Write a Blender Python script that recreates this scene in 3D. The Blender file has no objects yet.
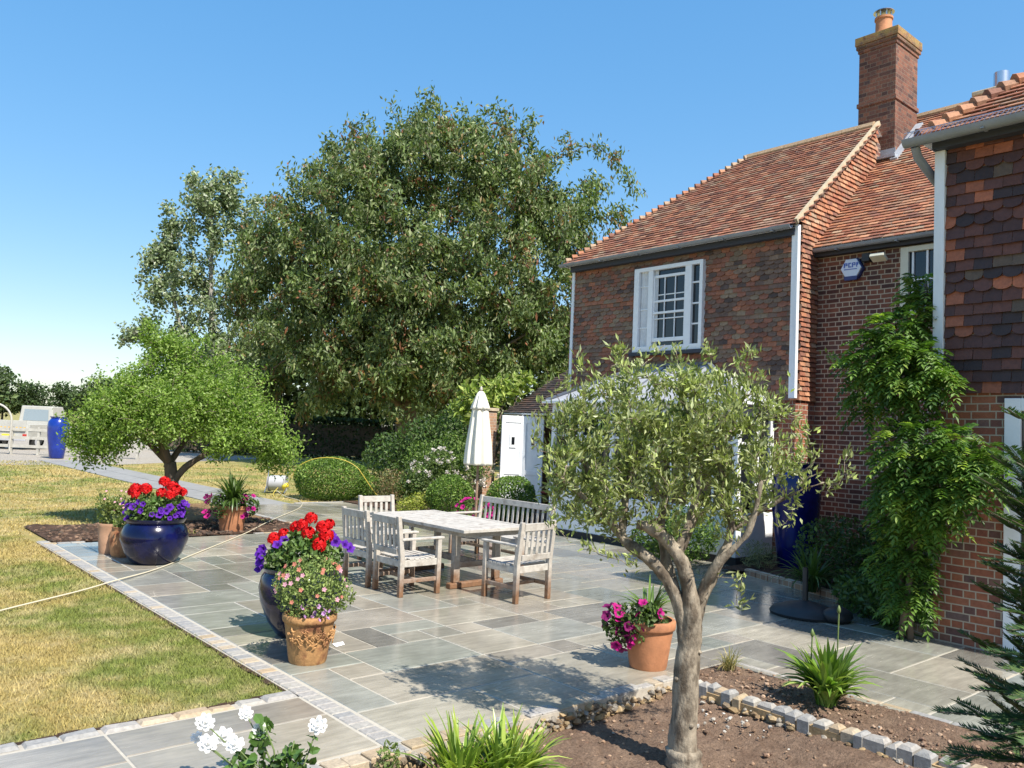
import bpy, math, random
import numpy as np
from mathutils import Vector, Matrix

random.seed(11)
rng = np.random.default_rng(11)
sc = bpy.context.scene
COL = sc.collection

# ------------------------------------------------------------------ camera
F_PX, YAW, PIT, ROL, CAM_H = 820.0, math.radians(40.9), math.radians(3.32), math.radians(2.44), 1.9
fw = np.array([math.sin(YAW)*math.cos(PIT), math.cos(YAW)*math.cos(PIT), math.sin(PIT)])
rt = np.array([math.cos(YAW), -math.sin(YAW), 0.0])
upv = np.cross(rt, fw)
cr, sr = math.cos(ROL), math.sin(ROL)
ex = cr*rt + sr*upv
ey = sr*rt - cr*upv
cd = bpy.data.cameras.new("camera")
cd.sensor_width = 36.0
cd.lens = F_PX*36.0/1024.0
cd.clip_start = 0.05
cd.clip_end = 3000
cam = bpy.data.objects.new("camera", cd)
COL.objects.link(cam)
m = Matrix.Identity(4)
for i in range(3):
    m[i][0], m[i][1], m[i][2] = ex[i], -ey[i], -fw[i]
m[2][3] = CAM_H
cam.matrix_world = m
sc.camera = cam

# ------------------------------------------------------------------ world and sun
SUN_EL = math.radians(52.0)
SUN_ROT = math.radians(182.0)          # along the house walls, from the near end
w = bpy.data.worlds.new("World")
sc.world = w
w.use_nodes = True
wn = w.node_tree
bg = wn.nodes["Background"]
sky = wn.nodes.new("ShaderNodeTexSky")
sky.sky_type = 'NISHITA'
sky.sun_disc = False
sky.sun_elevation = SUN_EL
sky.sun_rotation = SUN_ROT
sky.altitude = 0
sky.air_density = 1.0
sky.dust_density = 0.6
sky.ozone_density = 2.5
gm = wn.nodes.new("ShaderNodeGamma")                  # a clearer, more even summer sky
gm.inputs["Gamma"].default_value = 0.42
wn.links.new(sky.outputs[0], gm.inputs["Color"])
hs = wn.nodes.new("ShaderNodeHueSaturation")
hs.inputs["Hue"].default_value = 0.503
hs.inputs["Saturation"].default_value = 2.2
hs.inputs["Value"].default_value = 2.4
wn.links.new(gm.outputs[0], hs.inputs["Color"])
wn.links.new(hs.outputs[0], bg.inputs[0])
bg.inputs[1].default_value = 0.13
sl = bpy.data.lights.new("sun", 'SUN')
sl.energy = 5.0
sl.angle = math.radians(0.53)
sl.color = (1.0, 0.94, 0.84)
so = bpy.data.objects.new("sun", sl)
COL.objects.link(so)
sdir = Vector((math.sin(SUN_ROT)*math.cos(SUN_EL), math.cos(SUN_ROT)*math.cos(SUN_EL), math.sin(SUN_EL)))
so.rotation_euler = sdir.to_track_quat('Z', 'Y').to_euler()
so.location = sdir*60
sc.view_settings.view_transform = 'Standard'
sc.view_settings.look = 'None'
sc.view_settings.gamma = 1.0
sc.view_settings.exposure = 0.70
sc.view_settings.use_curve_mapping = False
sc.cycles.max_bounces = 6
sc.cycles.diffuse_bounces = 3
sc.cycles.glossy_bounces = 3
sc.cycles.transmission_bounces = 4
sc.cycles.transparent_max_bounces = 6
sc.cycles.caustics_reflective = False
sc.cycles.caustics_refractive = False

# ------------------------------------------------------------------ helpers: objects
LOC = {}

def tag(o, label=None, cat=None, group=None, kind=None):
    if label: o["label"] = label
    if cat: o["category"] = cat
    if group: o["group"] = group
    if kind: o["kind"] = kind
    return o

def thing(name, label, cat, loc=(0, 0, 0), group=None):
    o = bpy.data.objects.new(name, None)
    o.empty_display_size = 0.2
    COL.objects.link(o)
    o.location = loc
    LOC[o.name] = np.array(loc, float)
    return tag(o, label, cat, group)

def link_mesh(name, me, parent=None):
    o = bpy.data.objects.new(name, me)
    COL.objects.link(o)
    if parent is not None:
        o.parent = parent
        LOC[o.name] = LOC[parent.name]
    else:
        LOC[o.name] = np.zeros(3)
    return o

def np_mesh(name, V, loops, starts, mats, parent=None, cols=None, smooth=False, midx=None, label=None):
    """V Nx3 world coordinates; loops flat indices; starts loop start of each face."""
    V = np.asarray(V, dtype=np.float64)
    if parent is not None:
        V = V - LOC[parent.name]
    me = bpy.data.meshes.new(name)
    me.vertices.add(len(V))
    me.vertices.foreach_set("co", V.astype(np.float32).ravel())
    loops = np.asarray(loops, dtype=np.int32)
    starts = np.asarray(starts, dtype=np.int32)
    me.loops.add(len(loops))
    me.loops.foreach_set("vertex_index", loops)
    me.polygons.add(len(starts))
    me.polygons.foreach_set("loop_start", starts)
    if not isinstance(mats, (list, tuple)):
        mats = [mats]
    for mm in mats:
        me.materials.append(mm)
    if midx is not None:
        me.polygons.foreach_set("material_index", np.asarray(midx, dtype=np.int32))
    me.polygons.foreach_set("use_smooth", np.full(len(starts), smooth, dtype=bool))
    if cols is not None:
        a = me.color_attributes.new("Col", 'FLOAT_COLOR', 'POINT')
        c4 = np.ones((len(V), 4), dtype=np.float32)
        c4[:, :3] = cols
        a.data.foreach_set("color", c4.ravel())
    me.update(calc_edges=True)
    me.validate()
    o = link_mesh(name, me, parent)
    if label: o["label"] = label
    return o

class MB:
    def __init__(s):
        s.v, s.f, s.c, s.mi, s.cm = [], [], [], [], 0
    def add(s, vs, fs, col=(1, 1, 1)):
        b = len(s.v)
        s.v.extend([tuple(p) for p in vs])
        s.c.extend([col]*len(vs))
        for f in fs:
            s.f.append([b+i for i in f])
            s.mi.append(s.cm)
        return s
    def poly(s, pts, col=(1, 1, 1)):
        return s.add(pts, [list(range(len(pts)))], col)
    def box(s, x0, x1, y0, y1, z0, z1, col=(1, 1, 1)):
        vs = [(x, y, z) for z in (z0, z1) for y in (y0, y1) for x in (x0, x1)]
        return s.add(vs, [(0, 2, 3, 1), (4, 5, 7, 6), (0, 1, 5, 4), (2, 6, 7, 3), (0, 4, 6, 2), (1, 3, 7, 5)], col)
    def obox(s, c, a, b, d, col=(1, 1, 1)):
        c, a, b, d = map(lambda q: np.array(q, float), (c, a, b, d))
        vs = [c+i*a+j*b+k*d for k in (-1, 1) for j in (-1, 1) for i in (-1, 1)]
        return s.add(vs, [(0, 2, 3, 1), (4, 5, 7, 6), (0, 1, 5, 4), (2, 6, 7, 3), (0, 4, 6, 2), (1, 3, 7, 5)], col)
    def bar(s, p, q, w_, h_, up=(0, 0, 1), col=(1, 1, 1)):
        p, q = np.array(p, float), np.array(q, float)
        d = q-p
        L = np.linalg.norm(d)
        d = d/L
        u = np.array(up, float)
        if abs(d@u) > .95:
            u = np.array([1., 0, 0])
        sd = np.cross(d, u); sd /= np.linalg.norm(sd)
        u2 = np.cross(sd, d)
        return s.obox((p+q)/2, d*L/2, sd*w_/2, u2*h_/2, col)
    def prism(s, poly, axis, a0, a1, col=(1, 1, 1)):
        def P(q, t):
            if axis == 'x': return (t, q[0], q[1])
            if axis == 'y': return (q[0], t, q[1])
            return (q[0], q[1], t)
        n = len(poly)
        vs = [P(q, a0) for q in poly]+[P(q, a1) for q in poly]
        fs = [list(range(n))[::-1], list(range(n, 2*n))]
        fs += [[i, (i+1) % n, n+(i+1) % n, n+i] for i in range(n)]
        return s.add(vs, fs, col)
    def tube(s, pts, rad, n=8, col=(1, 1, 1), caps=True):
        pts = [np.array(p, float) for p in pts]
        if not hasattr(rad, '__len__'):
            rad = [rad]*len(pts)
        vs, fs = [], []
        ref = None
        for i, p in enumerate(pts):
            d = pts[min(i+1, len(pts)-1)]-pts[max(i-1, 0)]
            d = d/(np.linalg.norm(d)+1e-9)
            if ref is None:
                ref = np.array([0, 0, 1.]) if abs(d[2]) < .9 else np.array([1., 0, 0])
            a = np.cross(d, ref); a /= np.linalg.norm(a)+1e-9
            b = np.cross(d, a)
            ref = -np.cross(d, a) if False else ref
            for k in range(n):
                t = 2*math.pi*k/n
                vs.append(p+rad[i]*(math.cos(t)*a+math.sin(t)*b))
        for i in range(len(pts)-1):
            for k in range(n):
                fs.append([i*n+k, i*n+(k+1) % n, (i+1)*n+(k+1) % n, (i+1)*n+k])
        if caps:
            fs.append(list(range(n))[::-1])
            fs.append([(len(pts)-1)*n+k for k in range(n)])
        return s.add(vs, fs, col)
    def lathe(s, cx, cy, prof, n=28, col=(1, 1, 1), rfun=None, cz=0):
        vs, fs = [], []
        for (r, z) in prof:
            for k in range(n):
                t = 2*math.pi*k/n
                rr = r*(rfun(t, z) if rfun else 1)
                vs.append((cx+rr*math.cos(t), cy+rr*math.sin(t), cz+z))
        for i in range(len(prof)-1):
            for k in range(n):
                fs.append([i*n+k, i*n+(k+1) % n, (i+1)*n+(k+1) % n, (i+1)*n+k])
        fs.append(list(range(n))[::-1])
        fs.append([(len(prof)-1)*n+k for k in range(n)])
        return s.add(vs, fs, col)
    def build(s, name, mats, parent=None, smooth=False, bevel=0, label=None, sharp=None):
        loops, starts = [], []
        for f in s.f:
            starts.append(len(loops)); loops.extend(f)
        o = np_mesh(name, s.v, loops, starts, mats, parent, np.array(s.c, float), smooth, s.mi, label)
        if bevel:
            md = o.modifiers.new("bevel", 'BEVEL')
            md.width = bevel; md.segments = 2; md.limit_method = 'ANGLE'
        if smooth and sharp is not None:
            o.data.set_sharp_from_angle(angle=math.radians(sharp))
        return o

def copy_tree(o, parent=None):
    c = o.copy()
    COL.objects.link(c)
    if parent is not None:
        c.parent = parent
    for ch in list(o.children):
        copy_tree(ch, c)
    return c

# ------------------------------------------------------------------ helpers: materials
def new_mat(name):
    mt = bpy.data.materials.new(name)
    mt.use_nodes = True
    nt = mt.node_tree
    return mt, nt, nt.nodes["Principled BSDF"], nt.nodes["Material Output"]

def nd(nt, typ, **kw):
    n = nt.nodes.new(typ)
    for k, v in kw.items():
        if k.startswith('i_'):
            n.inputs[k[2:].replace('_', ' ')].default_value = v
        else:
            setattr(n, k, v)
    return n

def noise(nt, vec, scale, detail=4, rough=.55):
    n = nd(nt, "ShaderNodeTexNoise")
    n.inputs["Scale"].default_value = scale
    n.inputs["Detail"].default_value = detail
    n.inputs["Roughness"].default_value = rough
    if vec is not None:
        nt.links.new(vec, n.inputs["Vector"])
    return n.outputs["Fac"]

def ramp(nt, fac, stops, interp='LINEAR'):
    r = nd(nt, "ShaderNodeValToRGB")
    cr_ = r.color_ramp
    cr_.interpolation = interp
    while len(cr_.elements) < len(stops):
        cr_.elements.new(0.5)
    for e, (p, c) in zip(cr_.elements, stops):
        e.position = p
        e.color = (c[0], c[1], c[2], 1) if hasattr(c, '__len__') else (c, c, c, 1)
    nt.links.new(fac, r.inputs[0])
    return r.outputs[0]

def mixc(nt, fac, a, b, mode='MIX'):
    n = nd(nt, "ShaderNodeMix", data_type='RGBA', blend_type=mode)
    n.clamp_factor = True
    for sock, v in ((n.inputs[0], fac), (n.inputs[6], a), (n.inputs[7], b)):
        if hasattr(v, 'is_linked') or hasattr(v, 'links'):
            nt.links.new(v, sock)
        elif hasattr(v, '__len__'):
            sock.default_value = (v[0], v[1], v[2], 1)
        else:
            sock.default_value = v
    return n.outputs[2]

def position(nt):
    return nd(nt, "ShaderNodeNewGeometry").outputs["Position"]

def objco(nt):
    return nd(nt, "ShaderNodeTexCoord").outputs["Object"]

def bump(nt, bsdf, h, strength=.3, dist=.01):
    b = nd(nt, "ShaderNodeBump")
    b.inputs["Strength"].default_value = strength
    b.inputs["Distance"].default_value = dist
    nt.links.new(h, b.inputs["Height"])
    nt.links.new(b.outputs[0], bsdf.inputs["Normal"])

def mat(name, col=(.5, .5, .5), rough=.6, var=0.0, vscale=6, bmp=0, bscale=60, attr=False, metal=0, coat=0,
        transl=0, spec=.5, col2=None, c2scale=3, c2lo=.45, c2hi=.65, stretch=None, tcol=None):
    mt, nt, bs, out = new_mat(name)
    vec = objco(nt)
    if stretch:
        mp = nd(nt, "ShaderNodeMapping")
        mp.inputs["Scale"].default_value = stretch
        nt.links.new(vec, mp.inputs[0])
        vec = mp.outputs[0]
    if attr:
        c = nd(nt, "ShaderNodeAttribute", attribute_name="Col").outputs["Color"]
    else:
        rgb = nd(nt, "ShaderNodeRGB"); rgb.outputs[0].default_value = (*col, 1)
        c = rgb.outputs[0]
    if col2 is not None:
        f = ramp(nt, noise(nt, vec, c2scale, 5, .6), [(c2lo, 0), (c2hi, 1)])
        c = mixc(nt, f, c, col2)
    if var:
        f = ramp(nt, noise(nt, vec, vscale, 6, .65), [(.25, 1-var), (.75, 1+var)])
        c = mixc(nt, 1.0, c, f, 'MULTIPLY')
    nt.links.new(c, bs.inputs["Base Color"])
    bs.inputs["Roughness"].default_value = rough
    bs.inputs["Metallic"].default_value = metal
    bs.inputs["Specular IOR Level"].default_value = spec
    if coat:
        bs.inputs["Coat Weight"].default_value = coat
        bs.inputs["Coat Roughness"].default_value = .06
    if bmp:
        bump(nt, bs, noise(nt, vec, bscale, 5, .6), bmp, .01)
    if transl:
        tr = nd(nt, "ShaderNodeBsdfTranslucent")
        if tcol:
            nt.links.new(mixc(nt, 1.0, c, tcol, 'MULTIPLY'), tr.inputs[0])
        else:
            nt.links.new(c, tr.inputs[0])
        mx = nd(nt, "ShaderNodeMixShader")
        mx.inputs[0].default_value = transl
        nt.links.new(bs.outputs[0], mx.inputs[1])
        nt.links.new(tr.outputs[0], mx.inputs[2])
        nt.links.new(mx.outputs[0], out.inputs[0])
    return mt

def wall_uv(nt):
    """in-plane coordinates of an upright wall: along, up"""
    g = nd(nt, "ShaderNodeNewGeometry")
    sp = nd(nt, "ShaderNodeSeparateXYZ"); nt.links.new(g.outputs["Position"], sp.inputs[0])
    sn = nd(nt, "ShaderNodeSeparateXYZ"); nt.links.new(g.outputs["True Normal"], sn.inputs[0])
    def math_(op, a, b=None):
        n = nd(nt, "ShaderNodeMath", operation=op)
        nt.links.new(a, n.inputs[0])
        if b is not None: nt.links.new(b, n.inputs[1])
        return n.outputs[0]
    ax, ay = math_('ABSOLUTE', sn.outputs[0]), math_('ABSOLUTE', sn.outputs[1])
    u = math_('ADD', math_('MULTIPLY', sp.outputs[0], ay), math_('MULTIPLY', sp.outputs[1], ax))
    cb = nd(nt, "ShaderNodeCombineXYZ")
    nt.links.new(u, cb.inputs[0]); nt.links.new(sp.outputs[2], cb.inputs[1])
    return cb.outputs[0], g.outputs["Position"]

def brick_mat(name, stops, mortar, low=None, bw=.225, rh=.0765, ms=.011, lichen=None):
    mt, nt, bs, out = new_mat(name)
    uv, pos = wall_uv(nt)
    # wobble so that courses are not ruler straight
    nv = nd(nt, "ShaderNodeTexNoise"); nv.inputs["Scale"].default_value = 2.2; nt.links.new(pos, nv.inputs["Vector"])
    sub = nd(nt, "ShaderNodeVectorMath", operation='SUBTRACT'); nt.links.new(nv.outputs["Color"], sub.inputs[0]); sub.inputs[1].default_value = (.5, .5, .5)
    scl = nd(nt, "ShaderNodeVectorMath", operation='SCALE'); nt.links.new(sub.outputs[0], scl.inputs[0]); scl.inputs["Scale"].default_value = .02
    ad = nd(nt, "ShaderNodeVectorMath", operation='ADD'); nt.links.new(uv, ad.inputs[0]); nt.links.new(scl.outputs[0], ad.inputs[1])
    b = nd(nt, "ShaderNodeTexBrick")
    b.offset = .5; b.squash = .5; b.squash_frequency = 2
    b.inputs["Scale"].default_value = 1
    b.inputs["Brick Width"].default_value = bw
    b.inputs["Row Height"].default_value = rh
    b.inputs["Mortar Size"].default_value = ms*.5
    b.inputs["Mortar Smooth"].default_value = .25
    b.inputs["Color1"].default_value = (0, 0, 0, 1)
    b.inputs["Color2"].default_value = (1, 1, 1, 1)
    b.inputs["Mortar"].default_value = (.5, .5, .5, 1)
    nt.links.new(ad.outputs[0], b.inputs["Vector"])
    c = ramp(nt, b.outputs["Color"], stops)
    f = ramp(nt, noise(nt, pos, 26, 5, .65), [(.2, .72), (.8, 1.25)])
    c = mixc(nt, 1.0, c, f, 'MULTIPLY')
    c = mixc(nt, b.outputs["Fac"], c, mortar)
    f2 = ramp(nt, noise(nt, pos, 1.3, 4, .6), [(.3, .8), (.7, 1.15)])
    c = mixc(nt, 1.0, c, f2, 'MULTIPLY')
    if lichen:
        sp = nd(nt, "ShaderNodeSeparateXYZ"); nt.links.new(pos, sp.inputs[0])
        mr = nd(nt, "ShaderNodeMapRange"); nt.links.new(sp.outputs[2], mr.inputs[0])
        mr.inputs[1].default_value, mr.inputs[2].default_value = lichen[0], lichen[1]
        mu = nd(nt, "ShaderNodeMath", operation='MULTIPLY'); nt.links.new(mr.outputs[0], mu.inputs[0])
        nt.links.new(ramp(nt, noise(nt, pos, 9, 5, .7), [(.35, .0), (.55, 1)]), mu.inputs[1])
        c = mixc(nt, mu.outputs[0], c, lichen[2])
    nt.links.new(c, bs.inputs["Base Color"])
    bs.inputs["Roughness"].default_value = .85
    inv = nd(nt, "ShaderNodeMath", operation='MULTIPLY_ADD')
    nt.links.new(b.outputs["Fac"], inv.inputs[0]); inv.inputs[1].default_value = -1
    nt.links.new(noise(nt, pos, 45, 4, .7), inv.inputs[2])
    bump(nt, bs, inv.outputs[0], .6, .012)
    return mt

def lawn_colour(nt, pos):
    sp = nd(nt, "ShaderNodeSeparateXYZ"); nt.links.new(pos, sp.inputs[0])
    def band(sock, a, b, lo, hi):
        mr = nd(nt, "ShaderNodeMapRange"); mr.interpolation_type = 'SMOOTHSTEP'
        nt.links.new(sock, mr.inputs[0])
        for k_, v_ in enumerate((a, b, lo, hi)): mr.inputs[k_+1].default_value = v_
        return mr.outputs[0]
    def add_(a, b):
        n = nd(nt, "ShaderNodeMath", operation='ADD'); nt.links.new(a, n.inputs[0]); nt.links.new(b, n.inputs[1]); return n.outputs[0]
    # greener where the watered patio drains onto the lawn
    q = add_(add_(noise(nt, pos, .5, 6, .68), band(sp.outputs[0], .6, 2.6, -.03, .075)), band(sp.outputs[1], 8.0, 13.0, .02, -.05))
    f = ramp(nt, q, [(.46, 0), (.60, 1)])
    g = mixc(nt, f, (.37, .29, .105), (.17, .20, .045))
    f2 = ramp(nt, noise(nt, pos, 2.6, 4, .6), [(.45, 0), (.72, .75)])
    return mixc(nt, f2, g, (.50, .40, .21))

def lawn_mat(name, blades):
    mt, nt, bs, out = new_mat(name)
    pos = position(nt)
    c = lawn_colour(nt, pos)
    if blades:
        a = nd(nt, "ShaderNodeAttribute", attribute_name="Col").outputs["Color"]
        c = mixc(nt, 1.0, c, a, 'MULTIPLY')
    else:
        f = ramp(nt, noise(nt, pos, 38, 5, .75), [(.3, .6), (.7, 1.25)])
        c = mixc(nt, 1.0, c, f, 'MULTIPLY')
        bump(nt, bs, noise(nt, pos, 60, 5, .7), .8, .03)
    nt.links.new(c, bs.inputs["Base Color"])
    bs.inputs["Roughness"].default_value = .8
    bs.inputs["Specular IOR Level"].default_value = .2
    return mt

M = {}
M['lawn'] = lawn_mat('lawn', False)
M['blades'] = lawn_mat('grass_blades', True)
M['brick_mid'] = brick_mat('brick_mid', [(.0, (.075, .035, .03)), (.35, (.17, .065, .042)), (.7, (.23, .085, .05)), (1, (.12, .065, .055))], (.46, .39, .30), ms=.018)
M['brick_right'] = brick_mat('brick_right', [(.0, (.12, .07, .065)), (.25, (.27, .085, .05)), (.6, (.34, .125, .07)), (.85, (.32, .11, .055)), (1, (.13, .10, .10))], (.46, .39, .31), ms=.014)
M['brick_chim'] = brick_mat('brick_chimney', [(.0, (.06, .03, .026)), (.3, (.15, .06, .04)), (.7, (.24, .095, .055)), (1, (.09, .055, .05))], (.20, .14, .10), ms=.012, lichen=(9.42, 9.66, (.36, .24, .07)))
M['brick_pier'] = brick_mat('brick_pier', [(.0, (.3, .16, .1)), (.5, (.42, .24, .14)), (1, (.3, .2, .15))], (.5, .42, .32))
M['tile'] = mat('clay_tile', attr=True, rough=.8, var=.35, vscale=22, bmp=.35, bscale=70)
M['tile_sheen'] = mat('clay_tile_hung', attr=True, rough=.62, var=.3, vscale=25, bmp=.3, bscale=60)
M['mortar'] = mat('pale_mortar', (.46, .38, .26), .9, .25, 8, .4, 50)
M['lead'] = mat('lead_flashing', (.33, .36, .4), .55, .25, 6, .2, 20)
M['zinc'] = mat('grey_gutter', (.23, .255, .29), .45, .15, 5)
M['white'] = mat('white_paint', (.78, .80, .82), .45, .06, 8, .05, 30)
M['whiteold'] = mat('white_board', (.72, .76, .80), .6, .1, 6, .15, 30, stretch=(1, 1, .2))
M['offwhite'] = mat('cream_paint', (.62, .6, .48), .5, .08, 6)
M['dark'] = mat('dark_void', (.02, .02, .022), .8)
M['soffit_shade_sill'] = mat('dark_timber_eaves_shade', (.035, .04, .055), .7)  # near-black: painted eaves shade on the fascias, dark timber on the sill
def glass_mat():
    mt, nt, bs, out = new_mat('window_glass')
    bs.inputs["Base Color"].default_value = (.012, .015, .018, 1)
    bs.inputs["Roughness"].default_value = .04
    bs.inputs["Specular IOR Level"].default_value = .7
    return mt
M['glass'] = glass_mat()
M['curtain'] = mat('curtain', (.62, .64, .66), .85, .15, 10)
M['terracotta'] = mat('terracotta', (.44, .19, .09), .8, .25, 7, .25, 50, col2=(.27, .115, .06), c2scale=5, c2lo=.5, c2hi=.75)
M['terra_gold'] = mat('weathered_terracotta', (.40, .215, .085), .85, .35, 9, .5, 40, col2=(.17, .065, .03), c2scale=6, c2lo=.5, c2hi=.66)
M['terra_rust'] = mat('rusty_terracotta', (.40, .21, .10), .85, .35, 9, .5, 30, col2=(.22, .075, .03), c2scale=6)
M['blueglaze'] = mat('blue_glaze', (.002, .003, .026), .16, .4, 4, .05, 14, col2=(.004, .006, .055), c2scale=3)
M['brightblue'] = mat('bright_blue_glaze', (.006, .028, .24), .2, .3, 4, coat=.3)
M['urnblue'] = mat('cobalt_glaze', (.003, .007, .10), .16, .6, 5, .05, 12)
M['teak'] = mat('weathered_teak', (.46, .43, .385), .75, .22, 14, .3, 60, col2=(.30, .26, .22), c2scale=8, c2lo=.5, c2hi=.7)
M['teak_dark'] = mat('damp_teak', (.27, .19, .13), .7, .35, 10, .3, 50, col2=(.17, .09, .05), c2scale=6, c2lo=.45, c2hi=.65)
M['canvas'] = mat('cream_canvas', (.72, .69, .60), .85, .08, 5, .1, 30)
M['leaf'] = mat('leaf', attr=True, rough=.5, transl=.32, spec=.4, tcol=(1.3, 1.5, .6))
M['leaf_olive'] = mat('leaf_olive', attr=True, rough=.45, transl=.35, spec=.45, tcol=(1.2, 1.35, .7))
M['leaf_light'] = mat('leaf_light', attr=True, rough=.5, transl=.45, spec=.35, tcol=(1.35, 1.5, .6))
M['leaf_matt'] = mat('leaf_matt', attr=True, rough=.6, transl=.2, spec=.3, tcol=(1.2, 1.4, .7))
M['leaf_gloss'] = mat('leaf_gloss', attr=True, rough=.33, transl=.25, spec=.5, tcol=(1.3, 1.5, .6))
M['petal'] = mat('petal', attr=True, rough=.6, transl=.3, spec=.25)
M['bark_olive'] = mat('olive_bark', (.29, .245, .185), .9, .5, 18, 1.0, 50, col2=(.11, .085, .06), c2scale=11, c2lo=.44, c2hi=.6, stretch=(1, 1, .5))
M['bark'] = mat('bark', (.13, .10, .075), .9, .4, 8, .9, 25, stretch=(1, 1, .4))
M['bark_grey'] = mat('grey_bark', (.30, .28, .25), .9, .3, 5, .5, 20)
M['stem'] = mat('green_stem', (.12, .17, .05), .6, .2, 10)
M['iron'] = mat('black_plastic', (.018, .02, .023), .5, .2, 6)
M['steel'] = mat('stainless_steel', (.62, .64, .68), .3, .1, 5, metal=1)
M['hose'] = mat('pale_hose', (.58, .52, .38), .45)
M['hoseyellow'] = mat('yellow_hose', (.55, .42, .06), .45)
M['reelgrey'] = mat('grey_plastic', (.42, .42, .44), .5, .1)
M['yellowplastic'] = mat('yellow_plastic', (.75, .6, .05), .4)
M['redfabric'] = mat('dark_red_plastic', (.22, .015, .015), .6)
M['rubber'] = mat('tyre_rubber', (.02, .02, .02), .8)
M['chevron'] = mat('orange_chevron', (.75, .42, .05), .5)
M['redlamp'] = mat('red_lamp', (.45, .03, .02), .3)
M['alarmblue'] = mat('alarm_blue', (.02, .035, .16), .4)
M['alarmwhite'] = mat('alarm_white', (.62, .70, .82), .4)
M['paper'] = mat('paper', (.82, .82, .8), .8)
M['slate'] = mat('conservatory_roof', (.36, .37, .40), .5, .15, 5, .1, 20)
M['slate_dark'] = mat('lead_ridge', (.10, .115, .15), .5, .2, 6)
M['wood_white'] = mat('white_fence_paint', (.44, .42, .37), .6, .2, 6)

def paving_mat():
    mt, nt, bs, out = new_mat('sandstone_paving')
    pos = position(nt)
    c = nd(nt, "ShaderNodeAttribute", attribute_name="Col").outputs["Color"]
    mp = nd(nt, "ShaderNodeMapping"); mp.inputs["Scale"].default_value = (1.0, 5.5, 1); mp.inputs["Rotation"].default_value = (0, 0, .18)
    nt.links.new(pos, mp.inputs[0])
    f = ramp(nt, noise(nt, mp.outputs[0], 3.2, 6, .65), [(.25, .70), (.75, 1.2)])
    c = mixc(nt, 1.0, c, f, 'MULTIPLY')
    f = ramp(nt, noise(nt, pos, 1.1, 6, .7), [(.3, .78), (.7, 1.14)])
    c = mixc(nt, 1.0, c, f, 'MULTIPLY')
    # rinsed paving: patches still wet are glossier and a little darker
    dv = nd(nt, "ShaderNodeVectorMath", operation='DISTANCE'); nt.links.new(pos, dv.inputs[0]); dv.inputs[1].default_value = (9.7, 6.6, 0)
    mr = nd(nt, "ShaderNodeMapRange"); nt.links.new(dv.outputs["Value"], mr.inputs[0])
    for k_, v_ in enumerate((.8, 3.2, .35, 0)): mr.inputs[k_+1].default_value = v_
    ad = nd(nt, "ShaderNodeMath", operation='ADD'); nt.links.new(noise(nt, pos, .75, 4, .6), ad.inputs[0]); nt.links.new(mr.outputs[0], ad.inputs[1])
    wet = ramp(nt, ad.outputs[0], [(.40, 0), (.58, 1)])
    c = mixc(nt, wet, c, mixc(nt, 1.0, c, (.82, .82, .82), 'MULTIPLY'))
    nt.links.new(c, bs.inputs["Base Color"])
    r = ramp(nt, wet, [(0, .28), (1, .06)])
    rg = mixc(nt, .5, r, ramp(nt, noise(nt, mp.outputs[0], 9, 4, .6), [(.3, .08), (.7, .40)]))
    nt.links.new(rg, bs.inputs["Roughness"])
    bs.inputs["Specular IOR Level"].default_value = .6
    bump(nt, bs, noise(nt, mp.outputs[0], 6, 6, .65), .07, .01)
    return mt
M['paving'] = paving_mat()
M['joint'] = mat('paving_mortar', (.42, .385, .32), .8, .15, 20)
M['sett'] = mat('granite_setts', attr=True, rough=.75, var=.3, vscale=30, bmp=.4, bscale=80)

def soil_mat(name, a, b):
    mt, nt, bs, out = new_mat(name)
    pos = position(nt)
    c = mixc(nt, ramp(nt, noise(nt, pos, 5, 6, .7), [(.35, 0), (.65, 1)]), a, b)
    f = ramp(nt, noise(nt, pos, 45, 5, .75), [(.3, .55), (.7, 1.35)])
    c = mixc(nt, 1.0, c, f, 'MULTIPLY')
    nt.links.new(c, bs.inputs["Base Color"])
    bs.inputs["Roughness"].default_value = .95
    bs.inputs["Specular IOR Level"].default_value = .15
    bump(nt, bs, noise(nt, pos, 70, 6, .75), .9, .03)
    return mt
M['soil'] = soil_mat('garden_soil', (.185, .12, .083), (.29, .20, .14))
M['mulch'] = soil_mat('dark_mulch', (.045, .032, .024), (.14, .085, .06))
M['gravel'] = soil_mat('gravel', (.33, .30, .26), (.43, .39, .33))
M['pathslab'] = mat('path_paving', (.27, .262, .245), .6, .2, 2)

# ------------------------------------------------------------------ helpers: foliage
def jit_cols(n, palette, weights=None, jit=.22):
    pal = np.array(palette, float)
    p = None if weights is None else np.array(weights, float)/sum(weights)
    idx = rng.choice(len(pal), n, p=p)
    return np.clip(pal[idx]*(1+jit*rng.standard_normal((n, 1))), .002, 1)

def unit(a):
    return a/(np.linalg.norm(a, axis=-1, keepdims=True)+1e-9)

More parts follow.
